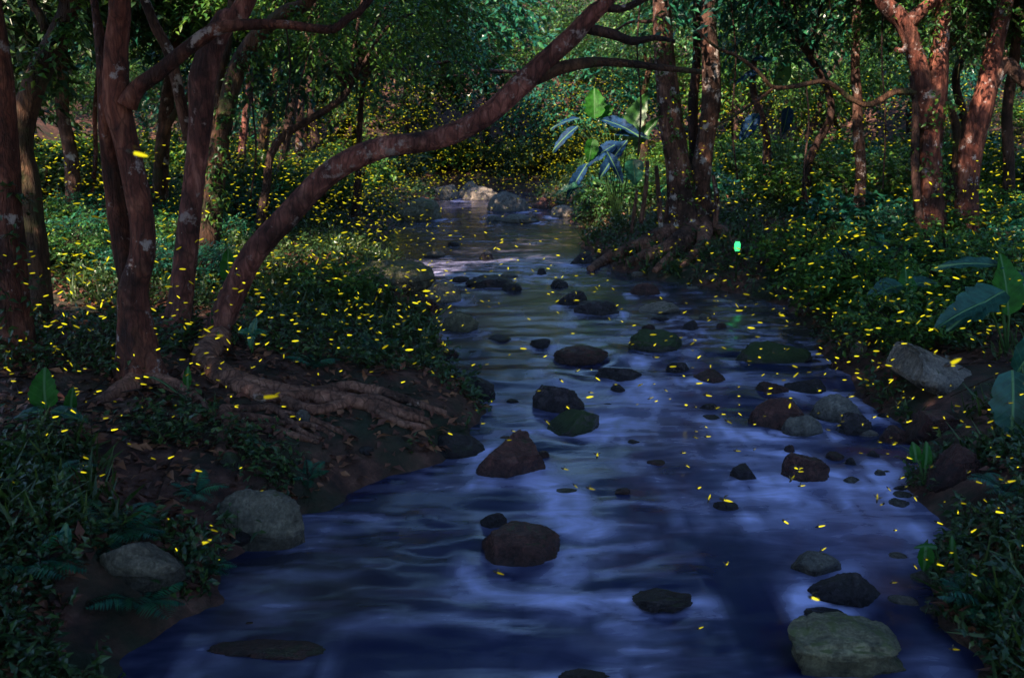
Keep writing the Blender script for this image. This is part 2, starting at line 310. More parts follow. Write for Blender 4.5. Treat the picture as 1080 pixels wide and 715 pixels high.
# ---------------------------------------------------------------- rocks
GROUND_ROCKS = []
ROCKS = []      # (x, y, half width) of those standing in the stream, for the wakes
def ico_grid(n):
    """cube sphere as quads"""
    V, Q = [], []; idx = {}
    t = np.tan(np.linspace(-math.pi/4, math.pi/4, n+1))
    def key(p): 
        k = tuple(np.round(p, 5)); 
        if k not in idx: idx[k] = len(V); V.append(p)
        return idx[k]
    for ax in range(3):
        for s in (-1, 1):
            for i in range(n):
                for j in range(n):
                    c = []
                    for (a, b) in ((i, j), (i+1, j), (i+1, j+1), (i, j+1)):
                        p = np.zeros(3); p[ax] = s; p[(ax+1) % 3] = t[a]; p[(ax+2) % 3] = t[b]; c.append(key(p/np.linalg.norm(p)))
                    Q.append(c if s > 0 else c[::-1])
    return np.array(V), np.array(Q)
ICO = ico_grid(30); ICO_S = ico_grid(9)
def rock(px, py, wpx, hpx, label, m='rock_wet', seed=0, rough=.22, cuts=5, on_ground=False, depth=.8, box=2.0, tilt=0.0, name='rock', group=None, strata=0, vscale=1.0, zoff=0.0):
    bx = px; by = py+hpx/2
    B = hit(bx, by) if on_ground else at_z(bx, by, 0.0)
    s = scale_at(B); Wd = wpx*s; vis = hpx*s
    a = math.atan2(H_CAM-B[2], math.hypot(B[0], B[1])); D = Wd*depth
    k = vis-D/2*math.sin(a)
    if k < D/2*math.sin(a)*1.1: D = vis/math.sin(a)/1.15; k = vis-D/2*math.sin(a)
    Ht = math.sqrt(max(k*k-(D/2*math.sin(a))**2, (0.25*vis)**2))/math.cos(a)
    C = B+unit(np.array([B[0], B[1], 0]))*D/2; Ht *= vscale
    rng = np.random.default_rng(seed*13+5)
    V, Q = ICO if wpx > 26 else ICO_S
    P = np.sign(V)*np.abs(V)**(2/box) if box != 2 else V.copy(); P = P/np.maximum(np.max(np.abs(P), axis=0), 1e-6)
    P = P*(1+rough*fbm(V*1.5+seed*3.7, 3, seed)[:, None])
    for _ in range(cuts):
        n = unit(rng.normal(0, 1, 3)+np.array([0, 0, .3])); d = rng.uniform(.55, .86); e = P@n-d; P = P-np.where(e > 0, e*.97, 0)[:, None]*n
    P = P*(1-.10*np.abs(fbm(V*2.6+seed, 3, seed+6))[:, None]+.06*fbm(V*6+seed, 3, seed+2)[:, None]+.03*fbm(V*17+seed, 2, seed+4)[:, None])
    if strata: P[:, :2] *= (1+.07*np.sign(np.sin(P[:, 2:3]*strata+2.5*fbm(V*2, 2, 3)[:, None]))*np.abs(np.sin(P[:, 2:3]*strata+2.5*fbm(V*2, 2, 3)[:, None]))**.4+.03*fbm(V*np.array([5, 5, 22]), 3, 8)[:, None])
    mn, mxx = P.min(0), P.max(0)
    P = (P-(mn+mxx)/2)/((mxx-mn)/2)
    P = P*np.array([Wd/2, D/2, Ht]); 
    if tilt: c, sn = math.cos(tilt), math.sin(tilt); P = P@np.array([[c, 0, sn], [0, 1, 0], [-sn, 0, c]])
    P[:, 2] = np.where(P[:, 2] < 0, P[:, 2]*.9, P[:, 2])
    o = link(name, mk_mesh(name, P, Q, [M[m]])); o.location = (C[0], C[1], (.5*C[2]+.5*gz(C[0], C[1]) if on_ground else C[2])-.10*Ht+zoff)
    tag(o, label, 'rock', group)
    (GROUND_ROCKS if on_ground else ROCKS).append((C[0], C[1], Wd/2))
    return o
rock(275, 553, 104, 58, 'large smooth rounded grey boulder at the left waterline', 'rock_tan', 1, .10, 2, depth=.62, box=2.4, zoff=.06)
rock(152, 606, 90, 48, 'grey boulder half buried in ferns low on the left bank', 'rock_tan', 2, .12, 3, on_ground=True, box=2.2, zoff=.05, depth=.6)
rock(537, 478, 80, 52, 'red-brown pointed boulder in midstream beside a flat blue-black rock', 'rock_red', 3, .2, 6, tilt=.12)
rock(590, 418, 64, 36, 'steep dark blue-black rock just behind the green-topped mossy one', 'rock_wet', 4, .15, 5)
rock(604, 445, 60, 32, 'small mossy rock touching the front of a dark blue-black rock', 'rock_moss', 5, .15, 5, box=2.5)
rock(478, 468, 72, 28, 'flat blue-black rock at the tip of the left bank below the braided roots', 'rock_wet', 6, .15, 4)
rock(503, 408, 40, 25, 'small dark wet rock out from the grassy left bank', 'rock_wet', 7, .2, 5)
rock(520, 547, 32, 20, 'little dark stone tucked behind the reddish foreground boulder', 'rock_wet', 8, .2, 4)
rock(549, 571, 92, 46, 'reddish brown boulder with a white splash on its right, in the lower stream', 'rock_red', 9, .14, 5, box=2.5)
rock(613, 372, 62, 21, 'low flat brownish rock in midstream left of the rounded green rock', 'rock_red', 10, .15, 4)
rock(692, 358, 64, 27, 'rounded green mossy rock standing alone in midstream', 'rock_moss', 11, .12, 4)
rock(652, 393, 50, 19, 'low wet bluish rock in front of the rounded green rock', 'rock_wet', 12, .2, 5)
rock(629, 324, 50, 19, 'long dark rock at the edge of the upper pool', 'rock_wet', 13, .2, 6)
rock(602, 313, 36, 16, 'small black rock just upstream of the long dark rock', 'rock_wet', 14, .2, 4)
rock(694, 324, 44, 15, 'pale brown low rock with water curling round its right end', 'rock_pale', 15, .12, 3)
rock(680, 304, 32, 15, 'dark brown rock under the tangled roots of the right bank', 'rock_red', 16, .2, 4)
rock(590, 298, 20, 9, 'tiny black stone alone in the upper stream', 'rock_wet', 17, .2, 4)
rock(817, 371, 84, 32, 'broad flat dark green rock at the right waterline', 'rock_moss', 18, .16, 5, depth=.6)
rock(748, 396, 38, 17, 'small dark red stone breaking the riffle in midstream', 'rock_red', 19, .25, 5)
rock(714, 386, 26, 15, 'small dark wet stone left of the dark red stone', 'rock_wet', 20, .25, 5)
rock(813, 408, 36, 17, 'small reddish stone above the cluster of rounded grey rocks', 'rock_red', 21, .2, 4)
rock(850, 406, 44, 18, 'flat dark rock above the cluster of rounded grey rocks', 'rock_wet', 22, .2, 5)
rock(820, 436, 62, 40, 'dark brown rounded rock, leftmost of the grey cluster by the right bank', 'rock_red', 23, .12, 3)
rock(845, 447, 44, 27, 'smooth small grey rock at the front of the right bank cluster', 'rock_grey', 24, .08, 2)
rock(880, 428, 54, 34, 'biggest smooth grey rock of the right bank cluster', 'rock_grey', 25, .1, 3)
rock(900, 446, 40, 26, 'dark wet rock on the bank side of the grey cluster', 'rock_wet', 26, .15, 4)
rock(785, 497, 32, 20, 'small dark stone left of the brown two-humped rock', 'rock_wet', 27, .2, 5)
rock(848, 492, 54, 35, 'dark brown humped rock in the bright water near the right bank', 'rock_red', 28, .2, 5)
rock(765, 533, 28, 13, 'thin dark stone barely above the riffle', 'rock_wet', 29, .2, 4)
rock(858, 593, 58, 30, 'grey-brown rock at the back of the foreground trio', 'rock_grey', 30, .15, 6)
rock(892, 618, 84, 44, 'dark peaked rock in the middle of the foreground trio', 'rock_wet', 31, .14, 3, tilt=-.12, box=1.55)
rock(886, 680, 128, 70, 'large layered olive-grey rock at the front of the foreground trio', 'rock_olive', 32, .20, 4, box=3.6, strata=11)
rock(868, 645, 46, 12, 'low dark stone wedged between the foreground rocks', 'rock_wet', 33, .2, 4)
rock(1000, 386, 118, 58, 'pale slanting slab of stone lying on the right bank', 'rock_pale', 34, .10, 1, on_ground=True, box=9.0, tilt=-.42, depth=.8, vscale=.42)
rock(906, 368, 19, 17, 'little round pale pink stone on the right bank', 'rock_pale', 35, .06, 1, on_ground=True)
rock(886, 382, 24, 20, 'small pinkish brown stone beside the round pale one', 'rock_red', 36, .15, 4, on_ground=True)
rock(1004, 492, 56, 46, 'dark reddish boulder in the right bank above the bright water', 'rock_red', 37, .15, 5, on_ground=True)
rock(940, 458, 40, 24, 'dark brown stone at the right waterline upstream of the reddish boulder', 'rock_red', 38, .15, 5)
rock(985, 448, 60, 34, 'brown block of stone in the right bank below the slanting slab', 'rock_red', 39, .15, 6, on_ground=True, box=3)
rock(436, 219, 66, 28, 'mossy long boulder at the far left end of the stream', 'rock_lime', 40, .12, 3, box=2.6)
rock(536, 211, 46, 25, 'bluish grey rounded rock at the head of the stream', 'rock_grey', 41, .1, 3)
rock(508, 203, 42, 17, 'tan flat rock behind the rounded one at the head of the stream', 'rock_pale', 42, .1, 4)
rock(470, 202, 28, 18, 'small bluish stone at the far left bank', 'rock_grey', 43, .1, 4)
rock(494, 199, 30, 20, 'upright grey stone left of the tan flat rock', 'rock_grey', 44, .12, 4)
rock(574, 213, 27, 16, 'brown stone at the far right waterline', 'rock_red', 45, .1, 4)
rock(596, 222, 32, 15, 'pale rounded stone in the greenery of the far right waterline', 'rock_pale', 46, .1, 3)
rock(549, 230, 44, 11, 'low bluish slab in the far shallows', 'rock_grey', 47, .1, 3)
rock(412, 294, 104, 28, 'broad flat olive boulder on the left waterline of the upper stream', 'rock_lime', 48, .1, 3, box=2.5, on_ground=True, zoff=.10)
rock(466, 307, 42, 25, 'tan stone at the right end of the broad flat boulder', 'rock_pale', 49, .12, 4)
rock(448, 321, 34, 18, 'brown stone below the broad flat boulder', 'rock_red', 50, .12, 4)
rock(485, 339, 40, 24, 'round olive stone at the grassy left waterline', 'rock_lime', 51, .1, 3)
rock(516, 296, 52, 16, 'low dark rock across the small cascade of the upper stream', 'rock_wet', 52, .2, 5)
rock(540, 302, 22, 11, 'small blue-black stone at the right end of the small cascade', 'rock_wet', 53, .2, 4)
rock(614, 272, 34, 14, 'dark pointed rock by the leafy far point of the right bank', 'rock_wet', 54, .2, 5)
rock(284, 684, 134, 24, 'long brown submerged rock at the lower left of the stream', 'rock_red', 55, .3, 0, depth=.9, vscale=.8)
rock(700, 632, 70, 24, 'half sunk black rock with white water beside it in the lower stream', 'rock_wet', 56, .45, 6)
rock(616, 712, 56, 12, 'dark rock top breaking the surface at the bottom of the stream', 'rock_wet', 57, .45, 5)
rock(527, 356, 26, 9, 'small dark stone off the grassy left bank', 'rock_wet', 59, .2, 4)
rock(278, 407, 24, 18, 'small grey stone behind the braided roots', 'rock_grey', 60, .1, 3, on_ground=True)
rock(321, 440, 20, 16, 'little grey stone nestled between the roots', 'rock_grey', 61, .1, 3, on_ground=True)
rock(243, 487, 24, 20, 'round mossy stone under the hooked root on the left bank', 'rock_moss', 62, .1, 3, on_ground=True)
rs = random.Random(12)
for k in range(34):
    while True:
        px, py = (rs.uniform(560, 960), rs.uniform(285, 520)) if k < 20 else ((rs.uniform(860, 985), rs.uniform(430, 540)) if k < 28 else (rs.uniform(455, 560), rs.uniform(205, 300)))
        q = at_z(px, py); dd = float(stream_d(q[:1], q[1:2])[0])
        if dd < .05 and all(math.hypot(q[0]-a, q[1]-b) > c+.10 for a, b, c in ROCKS): break
    rock(px, py, rs.uniform(10, 26), rs.uniform(5, 11), 'little wet stone just breaking the surface of the stream', rs.choice(['rock_wet', 'rock_red', 'rock_wet', 'rock_grey']), 70+k, .25, 4, group='little wet stones breaking the stream surface')
rng = np.random.default_rng(3)
for k in range(46):      # pebbles strewn along both waterlines
    e = (LE if k % 2 else RE)[2:-3]; i = rng.integers(0, len(e)-1); t = rng.random()
    x = e[i][0]*(1-t)+e[i+1][0]*t+rng.uniform(-.35, .35); y = e[i][1]*(1-t)+e[i+1][1]*t
    V, Q = ICO_S; s = rng.uniform(.018, .05)*(1+y*.06); P = V*(1+.2*fbm(V*1.6+k, 2, k)[:, None])*np.array([s*1.2, s, s*.65])
    o = link('pebble', mk_mesh('pebble', P, Q, [M[['rock_grey', 'rock_red', 'rock_pale', 'rock_wet'][k % 4]]])); o.location = (x, y, max(gz(x, y), -.03)+s*.25)
    tag(o, 'small loose stone lying at the left waterline' if k % 2 else 'small loose stone lying at the right waterline', 'stone', 'pebbles along the '+('left' if k % 2 else 'right')+' waterline')

# ---------------------------------------------------------------- water
def make_water():
    xs = np.linspace(-3.6, 4.2, 200); ys = np.concatenate([np.linspace(-8, 2.6, 30)[:-1], 2.6*np.exp(np.linspace(0, math.log(40/2.6), 460))])
    X, Y = np.meshgrid(xs, ys); x, y = X.ravel(), Y.ravel()
    xx = x+np.where(y > 28, -(y-28)*1.25, 0)
    x = xx
    wob = .35*fbm(p3(x*.8, y*.8), 2, 31)
    riff = np.clip(.25+.9*np.exp(-((y-8.0-.4*x)/1.9)**2)+.8*np.exp(-((y-13.6)/1.2)**2)+.75*np.exp(-((y-4.3)/.7)**2)*(x < .9)+.35*np.exp(-((y-18)/1.4)**2), 0, 1.2)
    w1 = fbm(p3((x+wob)*1.6, y*3.6+wob*2), 3, 32); w2 = fbm(p3(x*4.5+wob*3, y*9), 3, 33)
    z = riff*(.036*w1+.008*w2)+.004*fbm(p3(x*3, y*4), 2, 36)
    foam_and_light = np.zeros_like(x); n1 = fbm(p3(x*2.2+wob*2, y*5.5), 4, 34); n2 = fbm(p3(x*.55, y*.5), 2, 35)
    crest = sstep(.05, .55, -np.gradient(w1.reshape(X.shape), axis=0).ravel()*14)
    foam_and_light += riff*(.70*sstep(.08, .5, n1)+.45*crest)*sstep(-.5, .4, n2)
    psi = x+.25*fbm(p3(x*.7, y*.6), 2, 41)
    for rx, ry, r in ROCKS:
        dx, dy = x-rx, y-ry; rr = dx*dx+dy*dy*.5+r*r*.5; psi = psi-dx*r*r/rr*.9
    psi = psi+.12*fbm(p3(x*2.2, y*2.2), 3, 47); st = fbm(p3(psi*6.0, y*1.7+x*.6), 4, 42); st2 = fbm(p3(psi*16, y*1.6), 3, 43)
    foam_and_light += (.04+.34*riff)*sstep(.10, .60, st+.35*st2)*sstep(-.3, .5, fbm(p3(x*.8, y*.7), 2, 44)); z += .006*riff*st
    for rx, ry, r in ROCKS:            # smooth white water drawn out behind and beside each rock
        dx, dy = x-rx, ry-y
        wake = np.exp(-((np.abs(dx)-r*.95)/(.35*r+.10*np.maximum(dy, 0)+.03))**2)*sstep(-r*1.0, r*.3, dy)*np.exp(-np.maximum(dy, 0)/(2.6*r+.12))
        foam_and_light += 1.5*wake*(.6+.9*np.clip(st2, -.5, 1))*sstep(-.3, .45, fbm(p3(x*2+rx, y*3), 3, 37)); z += .014*wake*riff
        ring = np.exp(-((np.hypot(dx, dy)-r*.9)/.10)**2); z -= .012*ring*riff
    foam_and_light += 1.8*np.exp(-(((x-.36)/.12)**2+((y-4.76)/.12)**2))+.7*np.exp(-(((x+1.0)/.12)**2+((y-3.95)/.14)**2))+.6*np.exp(-(((x+.55)/.2)**2+((y-3.72)/.08)**2))
    foam_and_light += .62*np.exp(-(((x-1.7)/.7)**2+((y-5.1)/.8)**2))*(.75+.5*st)+.4*np.exp(-(((x-.6)/.9)**2+((y-14.8)/.9)**2))+.35*np.exp(-(((x-.7)/.9)**2+((y-7.2)/.9)**2))  # first patch is a broad haze painting the right-centre water brighter
    foam_and_light = np.clip(foam_and_light*(1-.55*sstep(.4, -.6, x)*sstep(5.2, 4.4, y)), 0, 1)**1.55  # canopy shade over the lower-left water painted in by thinning the pale streaks
    d = stream_d(x, y); keep = d < .9
    nx = len(xs); i = np.arange(len(ys)-1)[:, None]*nx; j = np.arange(nx-1)[None]
    q = np.stack([i+j, i+j+1, i+nx+j+1, i+nx+j], -1).reshape(-1, 4); q = q[keep[q].any(1)]
    m, t, N, L, p = mat('stream_water'); at = nd(N, 'Attribute', attribute_name='foam_and_light'); tc = nd(N, 'TexCoord')
    f2 = noise(N, L, tc.outputs['Object'], 3.0, 5, .6, (1, 2.2, 1), .8)
    r2 = ramp(N, [(.38, (.55, .55, .55)), (.62, (1.1, 1.1, 1.1))]); L.new(f2, r2.inputs[0])
    mu = nd(N, 'Math', operation='MULTIPLY'); L.new(at.outputs['Fac'], mu.inputs[0]); L.new(r2.outputs[0], mu.inputs[1])
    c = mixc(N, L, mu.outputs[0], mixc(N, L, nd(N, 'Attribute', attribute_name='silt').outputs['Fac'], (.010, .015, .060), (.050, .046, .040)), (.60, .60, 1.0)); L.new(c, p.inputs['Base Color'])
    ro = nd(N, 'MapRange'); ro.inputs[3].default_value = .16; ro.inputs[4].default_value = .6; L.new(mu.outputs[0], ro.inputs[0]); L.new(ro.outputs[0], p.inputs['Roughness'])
    p.inputs['IOR'].default_value = 1.33
    b2 = noise(N, L, tc.outputs['Object'], 5, 3, .5, (1, 1.8, 1), .6); bump(N, L, b2, p, .12, .02)
    silt = np.clip(.7*np.exp(-(((x+.9)/.5)**2+((y-4.1)/.5)**2))+.75*np.exp(-((y-11)/1.6)**2)+.9*np.exp(-((y-18.5)/3.2)**2)+.8*sstep(-.45, -.05, stream_d(x, y))*sstep(7.5, 10, y), 0, 1)*(1-.8*foam_and_light)
    me = mk_mesh('stream_water', np.stack([x, y, z], 1), q, [m]); a = me.attributes.new('foam_and_light', 'FLOAT', 'POINT'); a.data.foreach_set('value', foam_and_light.astype(np.float32))
    a = me.attributes.new('silt', 'FLOAT', 'POINT'); a.data.foreach_set('value', silt.astype(np.float32))
    tag(link('stream_water', me), 'deep blue silky stream water running between the rocks', 'stream', kind='structure')
make_water()

# ---------------------------------------------------------------- crowns (shared meshes)
def crown_mesh(name, seed, rx, rz, twigs, nl, LL, leafm, lw=.42, clumps=26, hole=.55, stick=.006):
    rng = np.random.default_rng(seed)
    c = unit(rng.normal(0, 1, (clumps, 3)))*rng.uniform(.35, 1.0, (clumps, 1))**.6*np.array([rx, rx, rz])
    k = rng.integers(0, clumps, twigs); O = c[k]+rng.normal(0, 1, (twigs, 3))*np.array([rx, rx, rz])*.17*rng.uniform(.5, 1.4, (clumps, 1))[k]
    D = unit(O/np.array([rx, rx, rz]))*.7+rng.normal(0, .5, (twigs, 3)); D[:, 2] = D[:, 2]*.5-.1
    v, q, mi = sprays(O, D, rng.uniform(.45, .95, twigs), nl, LL, lw, rng, .35, stick_r=stick)
    return mk_mesh(name, v, q, [M[leafm], M['twig']], mi, False), c
CROWNS = [crown_mesh('crown', 21, 2.6, 1.3, 900, 14, .12, 'leaf_mid'), crown_mesh('crown', 22, 2.4, 1.5, 700, 14, .21, 'leaf_dark', .46),
          crown_mesh('crown', 23, 2.2, 1.2, 640, 16, .13, 'leaf_bright', .38), crown_mesh('crown', 24, 2.5, 1.4, 560, 13, .19, 'leaf_teal', .40),
          crown_mesh('crown', 25, 2.7, 1.3, 1500, 15, .17, 'leaf_dark', .5, clumps=60)]  # densest crown, added for the unseen trees that block the foreground sun
def add_crown(tree, base, top, k, s=1.0, rz=None, name='crown', zs=1.0):
    me, clumps = CROWNS[k]; o = link(name, me, tree); o.location = tuple(np.asarray(top)-np.asarray(base)); o.scale = (s, s, s*zs)
    o.rotation_euler = (0, 0, random.uniform(0, 6.28) if rz is None else rz)
    return o, clumps
def px_path(pts, Y0):
    P, R = [], []
    for p in pts:
        q = at_y(p[0], p[1], Y0+(p[3] if len(p) > 3 else 0)); P.append(q); R.append(p[2]*scale_at(q)/2)
    return P, R
def child_tube(tree, base, name, P, R, m, sides=12, lump=.12, seed=1, step=.07, flute=0., freq=2.2):
    v, q = tube(P, R, sides, step, lump, freq, seed, flute); o = link(name, mk_mesh(name, v-np.asarray(base), q, [M[m]]), tree); return o
def near_tree(label, pts, m, extra=(), crowns=(), branches=(), name='tree', seed=1, group=None, sides=16, flute=.12, lump=.14, Y=None, creeper=None):
    """pts run from the base up: (photo x, photo y, width, depth offset); extra continues it in metres above the picture"""
    b = hit(pts[0][0], pts[0][1]) if Y is None else None
    if Y is not None: b = at_y(pts[0][0], pts[0][1], Y)
    base = np.array([b[0], b[1], gz(b[0], b[1])])
    t = empty(name, base); tag(t, label, 'tree', group)
    P, R = px_path(pts, b[1]); P[0] = base.copy(); R = [q*.93 for q in R]
    P = [base-np.array([0, 0, .25])]+P; R = [R[0]*1.55]+R
    R[1] *= 1.18
    for e in extra: P.append(P[-1]+np.array(e[:3])); R.append(e[3])
    child_tube(t, base, 'trunk', P, R, m, sides, lump, seed, .06, flute)
    for br in branches:
        bm = br.get('m', m); Pb, Rb = px_path(br['pts'], b[1]+br.get('dy', 0))
        for e in br.get('extra', ()): Pb.append(Pb[-1]+np.array(e[:3])); Rb.append(e[3])
        child_tube(t, base, br.get('name', 'branch'), Pb, Rb, bm, br.get('sides', 10), .12, seed+3, .05)
    if creeper:
        a, b2, nn, lm = creeper; CP_, CR_ = catmull(P, R, .05); rgc = np.random.default_rng(seed+70); i = (rgc.uniform(a, b2, nn)*(len(CP_)-1)).astype(int)
        th = rgc.normal(-1.2, .9, nn); Dv = np.stack([np.cos(th), np.sin(th), rgc.normal(-.2, .5, nn)], 1); O = CP_[i]+Dv*np.array([1, 1, .1])*CR_[i][:, None]*1.0
        D2 = Dv*.5+rgc.normal(0, .4, (nn, 3)); D2[:, 2] -= .35
        vv, qq, mm = sprays(O, D2, rgc.uniform(.08, .2, nn), 6, .065, .55, rgc, .3, stick_r=.003); link('creeper', mk_mesh('creeper', vv-base, qq, [M[lm], M['twig']], mm, False), t)
    tip = np.array(P[-1])
    for (dx, dy, dz, k, s) in crowns:
        c = tip+np.array([dx, dy, dz]); add_crown(t, base, c, k, s)
        child_tube(t, base, 'limb', [tip-np.array([0, 0, .3]), tip*.5+c*.5+np.array([0, 0, .2]), c], [R[-1]*.8, R[-1]*.55, .02], m, 8, .1, seed, .15)
    return t, base
# --- left bank
near_tree('dark trunk cut off by the left edge of the view', [(14, 372, 44), (12, 300, 36), (8, 220, 32), (2, 130, 32), (-4, 60, 30)], 'bark_red', [(-.1, 0, 1.5, .10), (.1, .2, 1.6, .08)], [(.3, -.2, .4, 1, 1.0)], seed=2, creeper=(.0, .25, 40, 'leaf_dark'))
near_tree('crooked mossy trunk leaning to the right, second from the left edge', [(38, 338, 34), (40, 290, 27), (30, 200, 26), (21, 150, 27), (34, 95, 26), (50, 60, 27), (66, 28, 25), (76, -4, 24)], 'bark_moss', [(.4, .1, 1.4, .10), (.3, .3, 1.6, .07)], [(.2, .3, .5, 1, 1.1)],
          [dict(pts=[(48, 32, 9), (40, 12, 9), (30, -6, 8)], extra=[(-.2, .1, .8, .02)])], seed=3, creeper=(.35, .75, 150, 'leaf_mid'))
t3, b3 = near_tree('thick twisted reddish tree on a root mound, its branch reaching right across its neighbours', [(150, 402, 50), (146, 370, 42), (143, 335, 36), (141, 305, 32), (150, 270, 28), (150, 235, 27), (143, 195, 26), (133, 150, 27), (124, 108, 31), (122, 60, 27), (126, 20, 26), (126, -6, 25)], 'bark_red',
          [(0, .2, 1.2, .10), (.2, -.2, 1.5, .07)], [(-1.1, -1.0, .6, 0, 1.0), (-.9, .6, .8, 1, .95)],
          [dict(name='stem', pts=[(160, 400, 28, .06), (155, 370, 26, .08), (146, 330, 24, .10), (135, 290, 22, .12), (126, 240, 22, .14), (120, 190, 22, .14), (115, 145, 20, .1), (112, 105, 18, .05), (108, 60, 14, .1), (102, 20, 9, .2), (98, -8, 8, .3)]),
           dict(pts=[(134, 112, 22), (144, 94, 17), (165, 78, 16), (190, 58, 15), (206, 45, 15), (225, 33, 15), (240, 28, 13), (270, 26, 11), (300, 26, 10), (330, 30, 9), (352, 31, 9), (366, 20, 8), (388, 2, 8)], dy=-.05, extra=[(.3, .1, .5, .02)])], seed=4, flute=.2)
near_tree('straight plum-brown trunk between the twisted tree and the leaning one', [(186, 350, 34), (190, 325, 28), (197, 262, 24), (205, 190, 24), (212, 125, 26), (214, 85, 30), (226, 45, 26), (238, 22, 25), (262, -4, 22)], 'bark_plum', [(.5, .2, 1.3, .10), (.2, .2, 1.5, .06)], [(.3, .2, .5, 0, 1.1)],
          [dict(pts=[(200, 148, 12, .2), (196, 132, 12, .2), (187, 90, 12, .2), (178, 55, 12, .2), (164, 28, 11, .2), (150, -6, 10, .2)], m='bark_grey', extra=[(-.3, 0, .8, .02)])], seed=5)
near_tree('mossy forked trunk leaning right behind the plum-brown one', [(220, 292, 30), (220, 262, 24), (224, 225, 23), (230, 165, 22), (240, 110, 20), (252, 70, 20), (272, 38, 18), (300, 14, 17), (330, -6, 15)], 'bark_moss', [(.6, .2, 1.0, .07), (.5, .2, 1.2, .05)], [(.3, .2, .2, 2, 1.0)],
          [dict(name='vine', pts=[(270, 40, 2), (266, 100, 2), (270, 160, 2), (264, 210, 2)], dy=0.2, m='bark_dark', sides=6), dict(name='vine', pts=[(300, 16, 2), (306, 70, 2), (301, 125, 2)], dy=0.2, m='bark_dark', sides=6),
           dict(pts=[(228, 172, 14, .1), (228, 120, 12, .15), (232, 75, 12, .2), (240, 45, 10, .2)], extra=[(.1, .1, .9, .02)])], seed=6, creeper=(.15, .7, 130, 'leaf_mid'))
t6, b6 = near_tree('long bare trunk leaning right across the stream from the left bank', [(226, 362, 34), (231, 345, 30), (246, 308, 28), (268, 266, 27), (303, 228, 27), (350, 181, 26), (400, 157, 25), (460, 147, 24), (510, 124, 24), (558, 82, 25), (582, 58, 23), (606, 36, 22), (628, 12, 19), (648, -8, 16)], 'bark_plum', [(.5, .1, .7, .07), (.5, .1, .9, .05)], [(.6, .2, .1, 2, .7)],
          [dict(pts=[(562, 84, 16), (592, 72, 14), (625, 66, 11), (660, 67, 8), (700, 72, 7), (740, 76, 5)], m='bark_moss'),
           dict(pts=[(618, 30, 12, .02), (645, 36, 11), (668, 44, 9), (690, 40, 6), (712, 44, 4)], m='bark_dark'),
           dict(pts=[(640, 8, 10), (655, 10, 8), (672, 3, 7), (690, -6, 6)], m='bark_dark')], seed=7, flute=.05, lump=.09)
# exposed roots of the two left-bank trees, lying on the soil
def root(tree, base, pts, m='root', lift=.5, seed=1):
    P, R = [], []
    for x, y, wd in pts:
        q = hit(x, y); r = wd*scale_at(q)/2; q[2] += r*lift; P.append(q); R.append(r*1.2)
    child_tube(tree, base, 'root', P, R, m, 10, .3, seed, .035)
for k, r in enumerate([[(232, 364, 24), (216, 384, 22), (240, 404, 20), (275, 412, 17), (315, 420, 16), (352, 426, 15), (390, 432, 14), (425, 442, 12), (452, 447, 8)],
                       [(225, 400, 14), (258, 414, 15), (290, 424, 14), (325, 420, 13), (360, 413, 12), (392, 416, 11), (425, 425, 10), (470, 438, 6)],
                       [(300, 428, 12), (332, 436, 11), (368, 428, 11), (395, 424, 10), (420, 434, 9), (446, 440, 7)],
                       [(340, 418, 9), (372, 423, 10), (402, 440, 9), (438, 452, 7), (490, 448, 3)]]): root(t6, b6, r, seed=k+1)
for k, r in enumerate([[(232, 482, 10), (236, 462, 11), (241, 448, 11), (236, 438, 11), (243, 433, 9), (262, 434, 8), (285, 432, 7), (300, 443, 7), (318, 458, 7), (342, 466, 5)],
                       [(160, 432, 7), (190, 444, 8), (225, 441, 8), (262, 443, 9), (300, 450, 8), (330, 452, 7), (352, 462, 4)],
                       [(250, 452, 7), (280, 452, 8), (312, 462, 7), (336, 468, 5)], [(265, 428, 6), (290, 436, 6), (330, 446, 6), (360, 458, 5), (378, 466, 3)],
                       [(150, 405, 20), (120, 420, 14), (90, 432, 8), (60, 446, 4)], [(158, 405, 18), (190, 414, 12), (214, 428, 8), (226, 444, 5)]]): root(t3, b3, r, seed=k+9)
